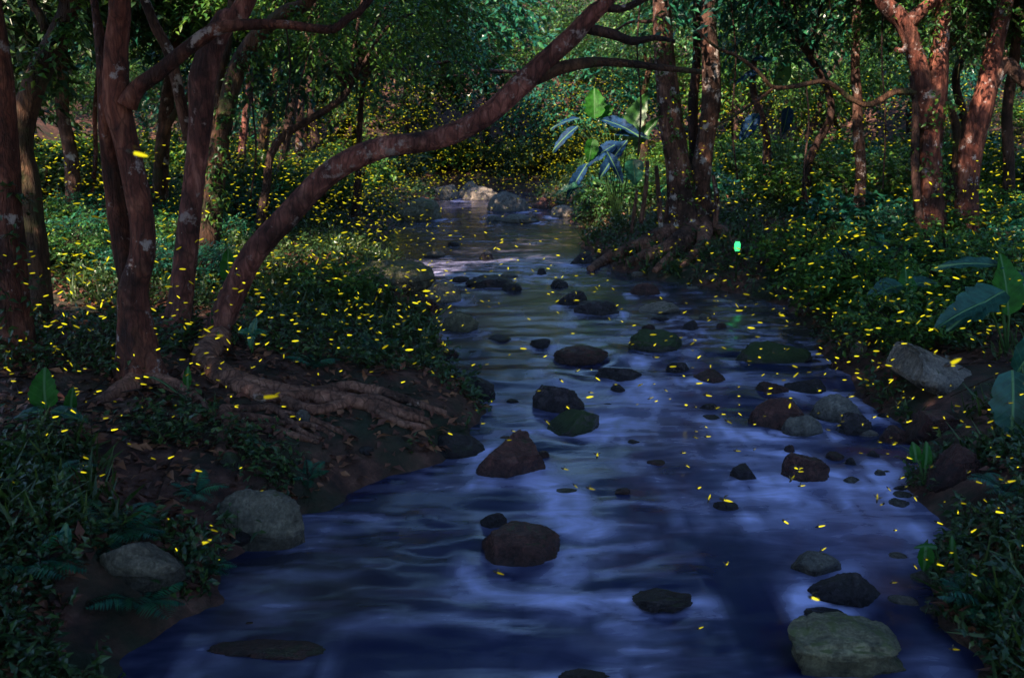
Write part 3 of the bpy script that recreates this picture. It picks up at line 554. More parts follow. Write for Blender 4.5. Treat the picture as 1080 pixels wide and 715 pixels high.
# --- right bank
t7, b7 = near_tree('thick lichen-patched trunk with a spreading root mass on the right bank of the stream', [(724, 250, 66), (721, 232, 44), (718, 205, 30), (714, 170, 25), (708, 130, 25), (704, 95, 24), (700, 50, 22), (698, 0, 20)], 'bark_grey', [(0, .1, 1.6, .13), (.2, .3, 1.4, .08)], [(.1, .2, .3, 3, 1.2)],
          [dict(name='stem', pts=[(742, 248, 44, .3), (739, 225, 30, .3), (738, 195, 22, .3), (744, 150, 20, .3), (750, 110, 20, .3), (750, 70, 20, .3), (747, 30, 18, .3), (750, -6, 16, .3)], extra=[(.1, 0, 1.2, .05)]),
           dict(name='stem', pts=[(730, 232, 14, .6), (732, 170, 11, .6), (731, 110, 11, .6), (735, 60, 9, .6), (735, -4, 8, .6)], extra=[(0, 0, .8, .03)], m='bark_dark'),
           dict(name='vine', pts=[(676, -6, 2), (672, 50, 2), (676, 110, 2), (673, 165, 2)], dy=0, m='bark_dark', sides=6), dict(name='vine', pts=[(770, -6, 2), (776, 60, 2), (772, 130, 2), (778, 190, 2)], dy=0.4, m='bark_dark', sides=6), dict(name='branch', pts=[(712, 4, 5), (690, 22, 4), (664, 24, 3), (640, 40, 2)], dy=0.2, m='bark_dark', sides=6),
           dict(name='aerial_root', pts=[(683, 170, 4, -.5), (681, 200, 5, -.5), (676, 236, 5, -.5)], m='bark_grey'), dict(name='aerial_root', pts=[(692, 175, 4, -.5), (695, 210, 6, -.5), (697, 240, 5, -.5)], m='bark_grey'),
           dict(name='aerial_root', pts=[(672, 200, 3, -.6), (669, 222, 4, -.6), (666, 246, 4, -.6)], m='bark_grey'), dict(name='aerial_root', pts=[(752, 185, 4, -.3), (756, 210, 6, -.3), (754, 244, 6, -.3)], m='bark_grey')], seed=8, flute=.22, creeper=(.1, .7, 90, 'leaf_bright'))
for k, r in enumerate([[(728, 240, 26), (712, 252, 22), (690, 262, 20), (665, 270, 16), (640, 278, 11), (622, 286, 6)], [(738, 244, 20), (716, 262, 18), (690, 272, 14), (662, 282, 9)], [(720, 244, 18), (698, 254, 13), (670, 264, 10), (648, 272, 6)],
                       [(742, 246, 16), (742, 262, 12), (730, 274, 8), (718, 284, 5)], [(745, 242, 16), (764, 250, 10), (780, 262, 5)], [(735, 250, 12), (722, 264, 10), (700, 280, 8), (690, 288, 5)]]): root(t7, b7, r, 'root', .7, k+20)
near_tree('red-brown forked tree with a gnarled left limb, in the middle of the right bank', [(985, 268, 40), (984, 250, 29), (983, 210, 25), (981, 165, 25), (984, 125, 25), (989, 95, 22), (991, 50, 19), (995, 10, 17), (996, -8, 16)], 'bark_red', [(0, .2, 1.4, .08), (.2, .1, 1.4, .05)], [(.3, .3, .3, 1, 1.05)],
          [dict(pts=[(980, 135, 22), (976, 105, 20), (970, 75, 19), (963, 50, 19), (956, 30, 20), (946, 17, 20), (934, 6, 18), (926, -8, 16)], extra=[(-.4, 0, .6, .05), (-.3, .1, .9, .03)]),
           dict(pts=[(958, 24, 18), (972, 12, 15), (988, -2, 12)], name='branch'),
           dict(pts=[(960, 44, 8), (952, 54, 7), (944, 52, 5)], name='stub'),
           dict(pts=[(974, 256, 12, .02), (968, 215, 9), (965, 165, 9), (966, 115, 8), (962, 80, 6)], name='stem', m='bark_dark'),
           dict(pts=[(968, 98, 8), (945, 97, 7), (928, 106, 7), (914, 111, 6), (895, 103, 6), (884, 94, 5), (868, 86, 5), (840, 91, 5), (815, 92, 4), (800, 76, 4), (778, 60, 4), (755, 50, 3), (735, 32, 3)], m='bark_moss'),
           dict(name='vine', pts=[(850, 86, 2), (853, 130, 2), (848, 180, 2), (852, 215, 2)], dy=0, m='bark_dark', sides=6), dict(name='vine', pts=[(932, -6, 2), (930, 60, 2), (934, 130, 2), (931, 200, 2)], dy=0.3, m='bark_dark', sides=6),
           dict(pts=[(818, 92, 3), (800, 105, 3), (775, 122, 3), (745, 138, 2)], m='bark_moss')], seed=9, creeper=(.05, .35, 60, 'leaf_mid'))
near_tree('leaning trunk with a pale broken limb at the right edge', [(1020, 262, 34), (1019, 235, 27), (1020, 195, 25), (1023, 160, 25), (1034, 118, 25), (1042, 85, 22), (1048, 50, 20), (1058, 10, 18), (1062, -8, 17)], 'bark_red', [(.2, .2, 1.4, .08), (.2, .1, 1.4, .05)], [(.2, .2, .3, 1, 1.0)],
          [dict(pts=[(1046, 90, 14), (1060, 68, 16), (1072, 78, 14), (1086, 92, 12)], m='bark_grey')], seed=10, Y=None)
near_tree('slim pale-patched trunk standing alone in the right bank thicket', [(906, 240, 15), (906, 215, 13), (908, 180, 12), (905, 140, 12), (904, 105, 11), (902, 60, 10), (905, 0, 9)], 'bark_grey', [(.1, .1, 1.2, .05)], [(.1, .2, .4, 0, .9)], seed=11)
near_tree('slender dark trunk at the far right edge behind the leaning trunk', [(1062, 235, 14), (1064, 180, 12), (1062, 120, 12), (1070, 60, 11), (1074, 0, 10)], 'bark_dark', [(0, .2, 1.5, .05)], [(0, .2, .3, 1, 1.0)], seed=12)
# --- trunks of the wood on the left bank
for k, (lab, pts, m) in enumerate([
        ('grey trunk rising behind the gap between the twisted tree and the plum-brown trunk', [(168, 232, 20), (170, 190, 17), (173, 140, 15), (178, 100, 15), (186, 40, 13), (190, 0, 12)], 'bark_grey'),
        ('dark trunk with pale bark behind the crooked mossy one', [(75, 235, 18), (77, 200, 16), (74, 160, 16), (66, 120, 15), (66, 60, 13), (60, 0, 12)], 'bark_grey'),
        ('thin sunlit leaning stem low behind the twisted tree', [(94, 228, 7), (97, 200, 6), (101, 165, 5), (100, 120, 5), (104, 60, 4)], 'bark_red'),
        ('mottled brown trunk, first of the thin trunks beyond the leaning tree', [(273, 192, 13), (275, 170, 11), (280, 135, 11), (288, 95, 10), (296, 40, 9), (300, 0, 8)], 'bark_moss'),
        ('dark leaning trunk, second of the thin trunks beyond the leaning tree', [(294, 194, 13), (298, 165, 11), (308, 115, 11), (313, 80, 10), (322, 30, 9), (330, -5, 8)], 'bark_dark'),
        ('short grey trunk, third of the thin trunks beyond the leaning tree', [(314, 188, 10), (316, 150, 9), (317, 115, 9), (320, 60, 8), (318, 0, 8)], 'bark_grey'),
        ('dark straight trunk, fourth of the thin trunks beyond the leaning tree', [(337, 184, 12), (333, 150, 10), (328, 110, 10), (327, 70, 9), (330, 0, 8)], 'bark_dark'),
        ('dark trunk slanting right above the leaning tree', [(346, 180, 10), (354, 150, 9), (368, 128, 8), (380, 100, 7), (392, 40, 6)], 'bark_dark'),
        ('plum-coloured trunk far behind the forked mossy one', [(253, 200, 10), (256, 150, 9), (262, 100, 8), (266, 40, 8), (270, 0, 7)], 'bark_plum'),
        ('dark slim trunk deep in the wood beyond the head of the stream', [(372, 178, 7), (374, 140, 6), (371, 100, 6), (374, 40, 5)], 'bark_dark')]):
    near_tree(lab, pts, m, [(.1, .2, 1.6, .06)], [(.2, .2, .3, [0, 2, 3, 1][k % 4], .95)], [] if k < 9 else [dict(pts=[(372, 84, 5, -7), (400, 70, 5, -7), (440, 72, 5, -7), (478, 64, 4, -7), (512, 74, 4, -7), (548, 76, 3, -7)], sides=7), dict(pts=[(440, 72, 4, -7), (462, 56, 4, -7), (492, 50, 3, -7), (520, 38, 2, -7)], sides=7), dict(pts=[(400, 70, 4, -7), (384, 50, 3, -7), (412, 30, 3, -7), (455, 22, 2, -7)], sides=7)], seed=30+k, sides=10)

# --- slender trees filling the wood: one builder, own trunk and crown each
def wood_tree(x, y, h, r, k, s, label, group, m, seed, low=.0, lean=(0, 0)):
    z = gz(x, y); base = np.array([x, y, z]); t = empty('tree', base); tag(t, label, 'tree', group); rg = np.random.default_rng(seed)
    P = [np.array([x, y, z-.2])]; R = [r*1.4]
    for i in range(1, 6): P.append(np.array([x, y, z])+np.array([rg.normal(0, .10*i)+lean[0]*(i/5)**1.6, rg.normal(0, .08*i)+lean[1]*(i/5)**1.6, h*i/5])); R.append(r*(1-.13*i))
    child_tube(t, base, 'trunk', P, R, m, 9, .14, seed, .15)
    c = P[-1]+np.array([0, 0, .2-low]); _, cl = add_crown(t, base, c, k, s)
    for i in range(4):
        e = c+cl[i]*s*.7; child_tube(t, base, 'limb', [P[3], P[3]*.4+e*.6+np.array([0, 0, .2]), e], [r*.4, r*.28, .015], m, 6, .1, seed+i, .25)
    return t
rg = np.random.default_rng(77)
side_words = ['left', 'right']
spots = [(-4.6, 15.5), (-7.5, 14), (-5.5, 19), (-9.5, 18), (-7, 23), (-11.5, 24), (-9, 29), (-13, 30),
         (4.6, 18.5), (8.2, 18.5), (9.5, 14), (10.5, 23), (7.2, 25), (3.4, 26.5), (11.5, 28), (6.5, 30), (9.2, 33)]
for i, (x, y) in enumerate(spots):
    sdw = 'left' if x < 0 else 'right'
    wood_tree(x, y, rg.uniform(3.6, 5.4), rg.uniform(.07, .12), [2, 0, 3, 1, 0, 2][i % 6], rg.uniform(.85, 1.15), f'slim forest tree with a leafy crown in the wood behind the {sdw} bank', f'slim forest trees of the {sdw} bank', ['bark_dark', 'bark_moss', 'bark_grey'][i % 3], 200+i, rg.uniform(0, 1.3))
for i, x in enumerate([-13, -9.5, -6.2, -3.4, -.8, 1.6, 4.5, 7.6, 10.5, 13.5]):
    y = 34.5+1.5*math.sin(i*2.1); wood_tree(x, y, rg.uniform(3.5, 5.5), .11, [2, 3, 0, 1][i % 4], rg.uniform(1.1, 1.4), 'leafy forest tree in the row closing the view beyond the head of the stream', 'forest trees beyond the head of the stream', 'bark_dark', 300+i, 1.2)
# unseen trees added round the camera, their crowns blocking sun from the foreground
for i, (x, y, k) in enumerate([(-2.9, .5, 4), (-3.4, 2.9, 1), (-5.6, 1.0, 2), (-3.0, -2.0, 4), (-7.8, -1.5, 2), (-.8, -3.4, 4), (-6.2, -4.5, 2), (2.6, -3.0, 0), (-10, 8.5, 2), (9.5, 8, 0), (-2.7, 1.9, 4), (-4.8, -2.8, 4)]):
    wood_tree(x, y, rg.uniform(5, 6), .13, k, .85 if x == -2.7 else 1.2, 'unseen forest tree added to shade the near end of the stream', 'unseen shade trees added around the near end of the stream', 'bark_dark', 400+i, 0, (1.7, 1.7) if x == -2.7 else (0, 0))

# trees with low leafy boughs reaching into the top of the view
for i, (x, y, h, k, sc, lean, lab) in enumerate([
        (-3.5, 13.6, 3.3, 2, .80, (1.9, -.3), 'bright green leafy tree bending its low boughs over the upper stream from the left bank'),
        (-5.2, 15.0, 3.6, 2, .85, (1.2, 0), 'leafy tree hanging bright boughs behind the leaning trunk'),
        (-2.9, 18.5, 4.2, 3, .95, (1.2, 0), 'blue-green leafy tree spreading over the stream above the mossy far boulder'),
        (-7.2, 11.0, 3.4, 1, .85, (.4, 0), 'dark leafy tree filling the top left corner between the crooked trunks'),
        (4.4, 15.0, 3.8, 3, .85, (-.5, 0), 'blue-green leafy tree whose boughs hang right of the lichen-patched trunk'),
        (5.6, 13.2, 3.3, 0, .70, (-.4, 0), 'leafy young tree between the lichen-patched trunk and the slim pale one'),
        (7.6, 12.5, 3.5, 1, .80, (.3, 0), 'dark leafy tree in the top right corner behind the leaning trunk')]):
    wood_tree(x, y, h, .07, k, sc, lab, None, ['bark_dark', 'bark_moss'][i % 2], 500+i, .25, lean)
# ---------------------------------------------------------------- far wood as one mass
def far_wood():
    rg = np.random.default_rng(5); n = 7000
    cl = np.stack([rg.uniform(-30, 30, 260), rg.uniform(36, 50, 260), rg.uniform(.5, 8, 260)], 1); k = rg.integers(0, 260, n)
    O = cl[k]+rg.normal(0, 1, (n, 3))*np.array([1.3, 1.3, .9]); O[:, 2] += np.maximum(ground_z(O[:, 0], O[:, 1]), 0)
    D = rg.normal(0, .6, (n, 3)); D[:, 1] -= .5
    v, q, mi = sprays(O, D, rg.uniform(.7, 1.3, n), 12, .26, .45, rg, .3)
    tag(link('far_wood', mk_mesh('far_wood', v, q, [M['leaf_dark'], M['twig']], mi, False)), 'dense dark foliage of the wooded slope beyond the stream', 'wood', kind='stuff')
far_wood()

# ---------------------------------------------------------------- shrubs
def shrub_mesh(seed, r, h, twigs, nl, LL, leafm, lw):
    rg = np.random.default_rng(seed); th = rg.uniform(0, 6.28, twigs); rr = r*np.sqrt(rg.random(twigs)); hz = rg.uniform(.05, 1, twigs)**.8
    O = np.stack([rr*np.cos(th)*(.4+.6*hz), rr*np.sin(th)*(.4+.6*hz), h*hz*(1-.45*(rr/r)**2)*.8], 1)
    D = np.stack([np.cos(th), np.sin(th), rg.uniform(.1, 1.3, twigs)], 1)+rg.normal(0, .35, (twigs, 3))
    v, q, mi = sprays(O, D, rg.uniform(.22, .45, twigs), nl, LL, lw, rg, .35, stick_r=.004)
    f = mk_mesh('foliage', v, q, [M[leafm], M['twig']], mi, False)
    parts = []
    for i in range(7):
        a = i*.9+rg.random(); e = np.array([math.cos(a)*r*.6, math.sin(a)*r*.6, h*rg.uniform(.5, .8)])
        tv, tq = tube([np.zeros(3)+np.array([0, 0, -.1]), e*.5+np.array([0, 0, .1]), e], [.014, .011, .005], 5, .2, .05); parts.append((tv, tq, 0))
    sv, sq, _ = joinq(parts); return f, mk_mesh('stem', sv, sq, [M['twig']])
SHRUBS = [shrub_mesh(51, .62, .75, 230, 9, .085, 'leaf_mid', .5), shrub_mesh(52, .7, .9, 210, 9, .11, 'leaf_dark', .45), shrub_mesh(53, .55, .65, 240, 10, .07, 'leaf_teal', .42),
          shrub_mesh(54, .65, 1.0, 200, 9, .10, 'leaf_bright', .5), shrub_mesh(55, .6, .55, 120, 7, .16, 'leaf_teal', .62)]
def shrub(x, y, k, s, label, group):
    e = empty('shrub', (x, y, gz(x, y)-.03), random.uniform(0, 6.28), s); tag(e, label, 'shrub', group)
    link('foliage', SHRUBS[k][0], e); link('stem', SHRUBS[k][1], e); return e
KIND = ['mid-green small-leaved shrub', 'dark narrow-leaved shrub', 'low blue-green shrub', 'tall yellow-green shrub', 'low broad-leaved shrub']
rg = np.random.default_rng(8); cnt = 0
placed = []
def try_shrubs(n, xr, yr, smin, smax, kinds, where, dmin=.35, gap=.55):
    got = 0; tries = 0
    while got < n and tries < n*60:
        tries += 1; x, y = rg.uniform(*xr), yr[0]+(yr[1]-yr[0])*rg.random()**1.1
        if abs(x) > .56*y+1.0: continue
        d = float(stream_d(np.array([x]), np.array([y]))[0])
        if d < dmin or any((x-a)**2+(y-b)**2 < gap**2 for a, b in placed): continue
        if -4.2 < x < -.1 and 5.0 < y < 8.6: continue
        if (-3.4 < x < -1 and 15 < y < 21.5) or (-3.1 < x < -.4 and 10 < y < 14) or (1.0 < x < 4.2 and 12.4 < y < 17.2) or (22 < y < 32 and d < 1.1): continue
        placed.append((x, y)); k = int(rg.choice(kinds)); got += 1
        shrub(x, y, k, rg.uniform(smin, smax), f'{KIND[k]} in the undergrowth {where}', f'{KIND[k]}s {where}')
try_shrubs(26, (-6, -1.2), (8.8, 14), .55, .85, [2, 0, 2], 'of the left bank', .3)
try_shrubs(44, (-13, -2.2), (13, 30), .9, 1.4, [0, 1, 3, 3, 2], 'of the left bank', .3, .9)
try_shrubs(34, (2.6, 7.5), (7.8, 14), .6, .95, [0, 3, 3, 4, 4, 2], 'of the right bank', .3)
try_shrubs(46, (1.2, 14), (13.5, 31), .9, 1.45, [0, 0, 3, 3, 4], 'of the right bank', .35, .9)
try_shrubs(16, (-7, 4), (30, 36), 1.2, 1.8, [0, 3, 1], 'behind the head of the stream', .4, .9)

# ---------------------------------------------------------------- ferns
def frond_mesh(L=.42, seed=1):
    rg = np.random.default_rng(seed); n = 22; parts = []; t = (np.arange(n)+1)/n
    C = np.stack([np.zeros(n), t*L*.9, L*(.55*t-.5*t**2.2)], 1)
    for sgn in (1, -1):
        ln = .13*np.sin(np.pi*np.clip(t*.9+.08, 0, 1))**.7*L/.42+.01
        A = np.stack([np.full(n, sgn*1.0), np.full(n, .35), np.full(n, -.12)], 1)+rg.normal(0, .06, (n, 3)); Nn = np.tile([0, -.1, 1.0], (n, 1))
        v, q = leaf_quads(C, A, Nn, ln, np.full(n, .020*L/.42), .2); parts.append((v, q, 0))
    sv, sq = tube(C[::3], np.linspace(.004, .0015, len(C[::3])), 4, .1, 0, smooth=False); parts.append((sv, sq, 1))
    v, q, mi = joinq(parts); return v, q, mi
FR = [mk_mesh('frond', *(lambda a: (a[0], a[1], [M['leaf_teal'], M['twig']], a[2], False))(frond_mesh(.45, s))) for s in (1, 2)]
def fern(px, py, s, n, label, group=None):
    s *= .62
    b = hit(px, py); e = empty('fern', (b[0], b[1], b[2]-.01), random.uniform(0, 6), s); tag(e, label, 'fern', group)
    for i in range(n):
        f = link('frond', FR[i % 2], e); f.rotation_euler = (random.uniform(-.1, .55), 0, i*6.283/n+random.uniform(-.25, .25)); sc = random.uniform(.75, 1.15); f.scale = (sc, sc, sc)
for px, py, s, n, lab in [(122, 566, .95, 10, 'large fern clump spilling over the grey boulder low on the left bank'), (150, 640, .8, 8, 'fern below the half-buried grey boulder'), (215, 598, .6, 8, 'small fern right of the half-buried grey boulder'),
                          (45, 505, .9, 9, 'dark fern at the left edge beneath the twisted tree'), (205, 520, .6, 8, 'fern beside the yellow glow above the smooth boulder'), (325, 505, .6, 8, 'small fern at the tip of the left bank above the water'),
                          (300, 330, 1.0, 9, 'broad fern behind the foot of the leaning trunk'), (345, 350, .9, 9, 'drooping fern on the slope right of the leaning trunk'), (398, 372, .8, 9, 'fern hanging over the grassy left waterline'),
                          (330, 385, .8, 9, 'fern growing just behind the braided roots'), (25, 600, .9, 8, 'dark fern in the bottom left corner of the bank'), (270, 478, .5, 7, 'tiny fern between the hooked root and the smooth boulder'),
                          (1035, 640, .8, 9, 'fern overhanging the water on the near right bank'), (1060, 520, .8, 9, 'fern below the pale slab near the right edge'), (380, 310, .9, 9, 'fern above the broad flat boulder of the upper left waterline')]:
    fern(px, py, s, n, lab)

# ---------------------------------------------------------------- big-leaved taro plants
def blade_mesh(L, Wd, m, heart=True, seed=0, curl=.25, fold=.18):
    nu, nv = 15, 9; u = np.linspace(0, 1, nu)[:, None]; v = np.linspace(-1, 1, nv)[None]
    prof = (np.sin(np.pi*u**.62)**.75 if heart else np.sin(np.pi*u**.8)**.8)*Wd/2+.001
    y = u*L+(0.20*L*(-(np.abs(v)**1.5))*(1-u)**3 if heart else 0*v); x = prof*v*np.ones_like(u)
    z = np.abs(x)*fold*2-curl*L*u**2+.012*np.sin(u*22+np.abs(v)*3)*np.abs(v)*L/.4*.6
    rgb = np.random.default_rng(seed+int(L*1000)); x = x*(1+.10*np.abs(v)*rgb.normal(0, 1, (nu, 1))*np.sin(np.pi*u)); z = z+.05*L*np.sin(v*2+rgb.uniform(0, 6))*u+x*rgb.normal(0, .25)*u
    P = np.stack([x, y+0*x, z], -1).reshape(-1, 3); i = np.arange(nu-1)[:, None]*nv; j = np.arange(nv-1)[None]
    return mk_mesh('leaf', P, np.stack([i+j, i+j+1, i+nv+j+1, i+nv+j], -1).reshape(-1, 4), [M[m]])
def taro(label, px, py, leaves, name='taro_plant', lsc=1.0, cat='plant'):
    """leaves: (photo x, photo y of the leaf's stalk end, depth offset, length px, width px, tip direction, normal, material, heart)"""
    b = hit(px, py); e = empty(name, b); tag(e, label, cat)
    for i, (lx, ly, dy, lp, wp, tip, nor, m, heart) in enumerate(leaves):
        c = at_y(lx, ly, b[1]+dy); s = scale_at(c); o = link('leaf', blade_mesh(lp*s*lsc, wp*s*lsc, m, heart, i))
        Y_ = Vector(tip).normalized(); Z_ = Vector(nor); Z_ = (Z_-Y_*Z_.dot(Y_)).normalized(); X_ = Y_.cross(Z_)
        from mathutils import Matrix
        mt = Matrix((X_, Y_, Z_)).transposed().to_4x4(); mt.translation = Vector(c-b); o.matrix_local = mt
        d = c-b; o.parent = child_tube(e, b, 'stalk', [np.array(b)-np.array([0, 0, .03]), b+d*.55+np.array([0, 0, .15*np.linalg.norm(d)]), c], [.010, .008, .005], 'stalk', 6, .03, i, .05)
M['stalk'] = leaf_mat('stalk_green', [(0, (.03, .08, .02)), (1, (.05, .11, .03))], .5, .1)
B, G = 'taro_blue', 'taro_green'
taro('tall big-leaved plant with one upright bright oval leaf, left of the lichen-patched trunk', 652, 238, [
    (627, 120, 0, 34, 27, (0, .1, 1), (0, -1, .2), G, True), (634, 122, .1, 20, 16, (.6, -.2, .5), (0, -1, .3), G, True),
    (612, 125, -.1, 40, 12, (-1, -.2, -.15), (0, -.5, 1), 'taro_sky_sheen', False), (610, 133, -.2, 46, 13, (-.85, -.3, -.6), (0, -.6, 1), 'taro_sky_sheen', False),
    (640, 128, -.1, 46, 18, (.9, -.3, -.2), (0, -.6, 1), 'taro_sky_sheen', True), (655, 150, -.2, 54, 20, (-.9, -.3, -.4), (0, -.7, 1), 'taro_sky_sheen', False),
    (662, 148, -.3, 60, 16, (-.8, -.3, -.8), (0, -.8, 1), 'taro_sky_sheen', False), (664, 140, 0, 54, 26, (.35, -.1, 1), (-.3, -1, .2), 'leaf_mid', True),
    (668, 172, -.4, 28, 26, (.1, -.4, -1), (0, -1, .4), 'taro_teal', True), (625, 150, -.3, 26, 18, (-.2, -.3, -1), (0, -1, .3), G, True), (610, 196, -.3, 34, 14, (-1, -.2, -.2), (0, -.6, 1), 'taro_teal', True),
    (648, 142, -.1, 44, 14, (1, -.2, .1), (0, -.6, 1), 'taro_sky_sheen', False), (672, 150, 0, 40, 15, (.5, -.2, .7), (-.2, -1, .3), 'leaf_mid', True), (640, 160, -.4, 46, 13, (.5, -.3, -.8), (0, -.8, .8), 'taro_sky_sheen', False), (620, 172, -.2, 52, 14, (-.6, -.3, -.8), (0, -.8, .8), 'taro_sky_sheen', False)], lsc=.82) if M.setdefault('taro_teal', leaf_mat('taro_teal', [(0, (.02, .14, .10)), (1, (.04, .2, .14))], .35, .3, (.03, .25, .15), veins=True)) else None
taro('big-leaved plant with one upright pale leaf and drooping blue ones, at the right edge', 1062, 372, [
    (1063, 322, -.1, 56, 34, (-.1, .1, 1), (-.1, -1, .2), G, True), (1050, 312, -.2, 66, 40, (-1, -.4, -.35), (0, -.45, 1), B, True), (1050, 280, 0, 60, 18, (-1, 0, .15), (0, -.5, 1), B, True),
    (1066, 300, .1, 50, 30, (1, -.2, .1), (0, -.6, 1), B, True), (1030, 322, -.3, 52, 26, (-1, -.3, -.3), (0, -.6, 1), B, True)])
taro('taro with an upright yellow-green leaf and a flat blue one before the forked tree', 950, 345, [
    (956, 330, -.1, 52, 22, (-.05, .05, 1), (-.2, -1, .1), G, True), (946, 302, -.1, 36, 24, (-1, -.3, -.15), (0, -.5, 1), B, True), (962, 300, 0, 30, 18, (1, 0, .2), (0, -.5, 1), B, True)])
taro('taro with wide flat leaves and one short upright leaf near the right waterline', 902, 312, [
    (897, 290, 0, 28, 17, (.1, .1, 1), (0, -1, .1), G, True), (902, 270, -.1, 48, 26, (-1, -.2, .1), (0, -.45, 1), B, True), (912, 268, 0, 46, 24, (1, -.2, -.05), (0, -.5, 1), B, True), (888, 300, -.2, 40, 20, (-1, -.4, -.2), (0, -.5, 1), B, True)])
taro('broad teal leaf plant hanging at the right edge below the pale slab', 1078, 455, [
    (1068, 402, -.1, 62, 44, (-.1, -.5, -.9), (-.2, -1, .4), 'taro_blue', True), (1078, 385, 0, 50, 34, (.3, -.2, .8), (0, -1, .3), B, True)])
taro('dark green heart leaf standing on the left bank beneath the twisted tree', 52, 452, [
    (48, 424, 0, 36, 30, (-.05, .1, 1), (.1, -1, .1), G, True), (75, 430, .1, 22, 13, (.1, 0, 1), (0, -1, .1), G, True), (60, 434, -.1, 36, 18, (1, -.3, -.1), (0, -.5, 1), B, True), (40, 434, -.1, 32, 16, (-1, -.3, -.1), (0, -.5, 1), B, True)])
taro('single bright yellow-green leaf standing between the mossy fork and the leaning trunk', 243, 330, [(241, 292, 0, 30, 17, (0, .1, 1), (.2, -1, .1), G, True)])
taro('small upright leaf pair on the root mound right of the twisted tree', 200, 420, [(198, 404, 0, 18, 10, (0, .1, 1), (0, -1, .1), G, True), (134, 404, .2, 14, 12, (.1, 0, 1), (0, -1, .2), G, True)])
taro('pale four-leaved seedling in the dark right of the leaning trunk foot', 266, 372, [(266, 352, 0, 16, 9, (-1, 0, .3), (0, -.7, 1), 'taro_teal', True), (266, 350, 0, 16, 9, (.3, 0, 1), (0, -1, .5), 'taro_teal', True), (267, 351, 0, 15, 9, (1, -.2, .2), (0, -.7, 1), 'taro_teal', True), (266, 353, 0, 15, 8, (-.2, -.3, -1), (0, -1, .5), 'taro_teal', True)])
taro('young plant with two round upright leaves on the right waterline by the reddish boulder', 975, 512, [(966, 484, 0, 18, 12, (-.15, .1, 1), (0, -1, .1), G, True), (976, 490, 0, 24, 12, (.1, .1, 1), (0, -1, .1), G, True), (1002, 532, -.1, 20, 16, (.5, -.3, .2), (0, -.8, 1), G, True)])
taro('small plant with a hanging bright leaf at the near right waterline', 992, 615, [(976, 580, -.05, 24, 16, (0, -.2, -1), (-.1, -1, .2), G, True), (1003, 585, 0, 20, 9, (.05, 0, 1), (0, -1, .1), G, True), (985, 577, 0, 20, 8, (-1, 0, .1), (0, -.8, 1), G, True)])
taro('narrow upright leaf low on the left bank above the buried boulder', 72, 588, [(70, 578, 0, 26, 12, (-.05, .1, 1), (.1, -1, .1), 'taro_teal', False)])

taro('tall dark plant with leaves coloured by blue sky sheen far back between the lichen-patched trunk and the slim pale one', 826, 205, [
    (806, 74, 0, 34, 13, (-1, 0, -.3), (0, -.6, 1), 'taro_sky_sheen', False), (812, 66, .1, 26, 10, (-.9, 0, .3), (0, -.6, 1), 'taro_sky_sheen', False), (846, 62, 0, 36, 13, (1, -.2, -.5), (0, -.6, 1), 'taro_sky_sheen', False),
    (832, 112, 0, 30, 14, (-.2, -.3, -1), (0, -1, .3), 'taro_sky_sheen', False), (800, 120, -.1, 34, 16, (-.6, -.2, -.8), (0, -.8, .6), 'taro_sky_sheen', False), (822, 90, 0, 40, 18, (.2, 0, 1), (0, -1, .2), 'leaf_mid', True)])
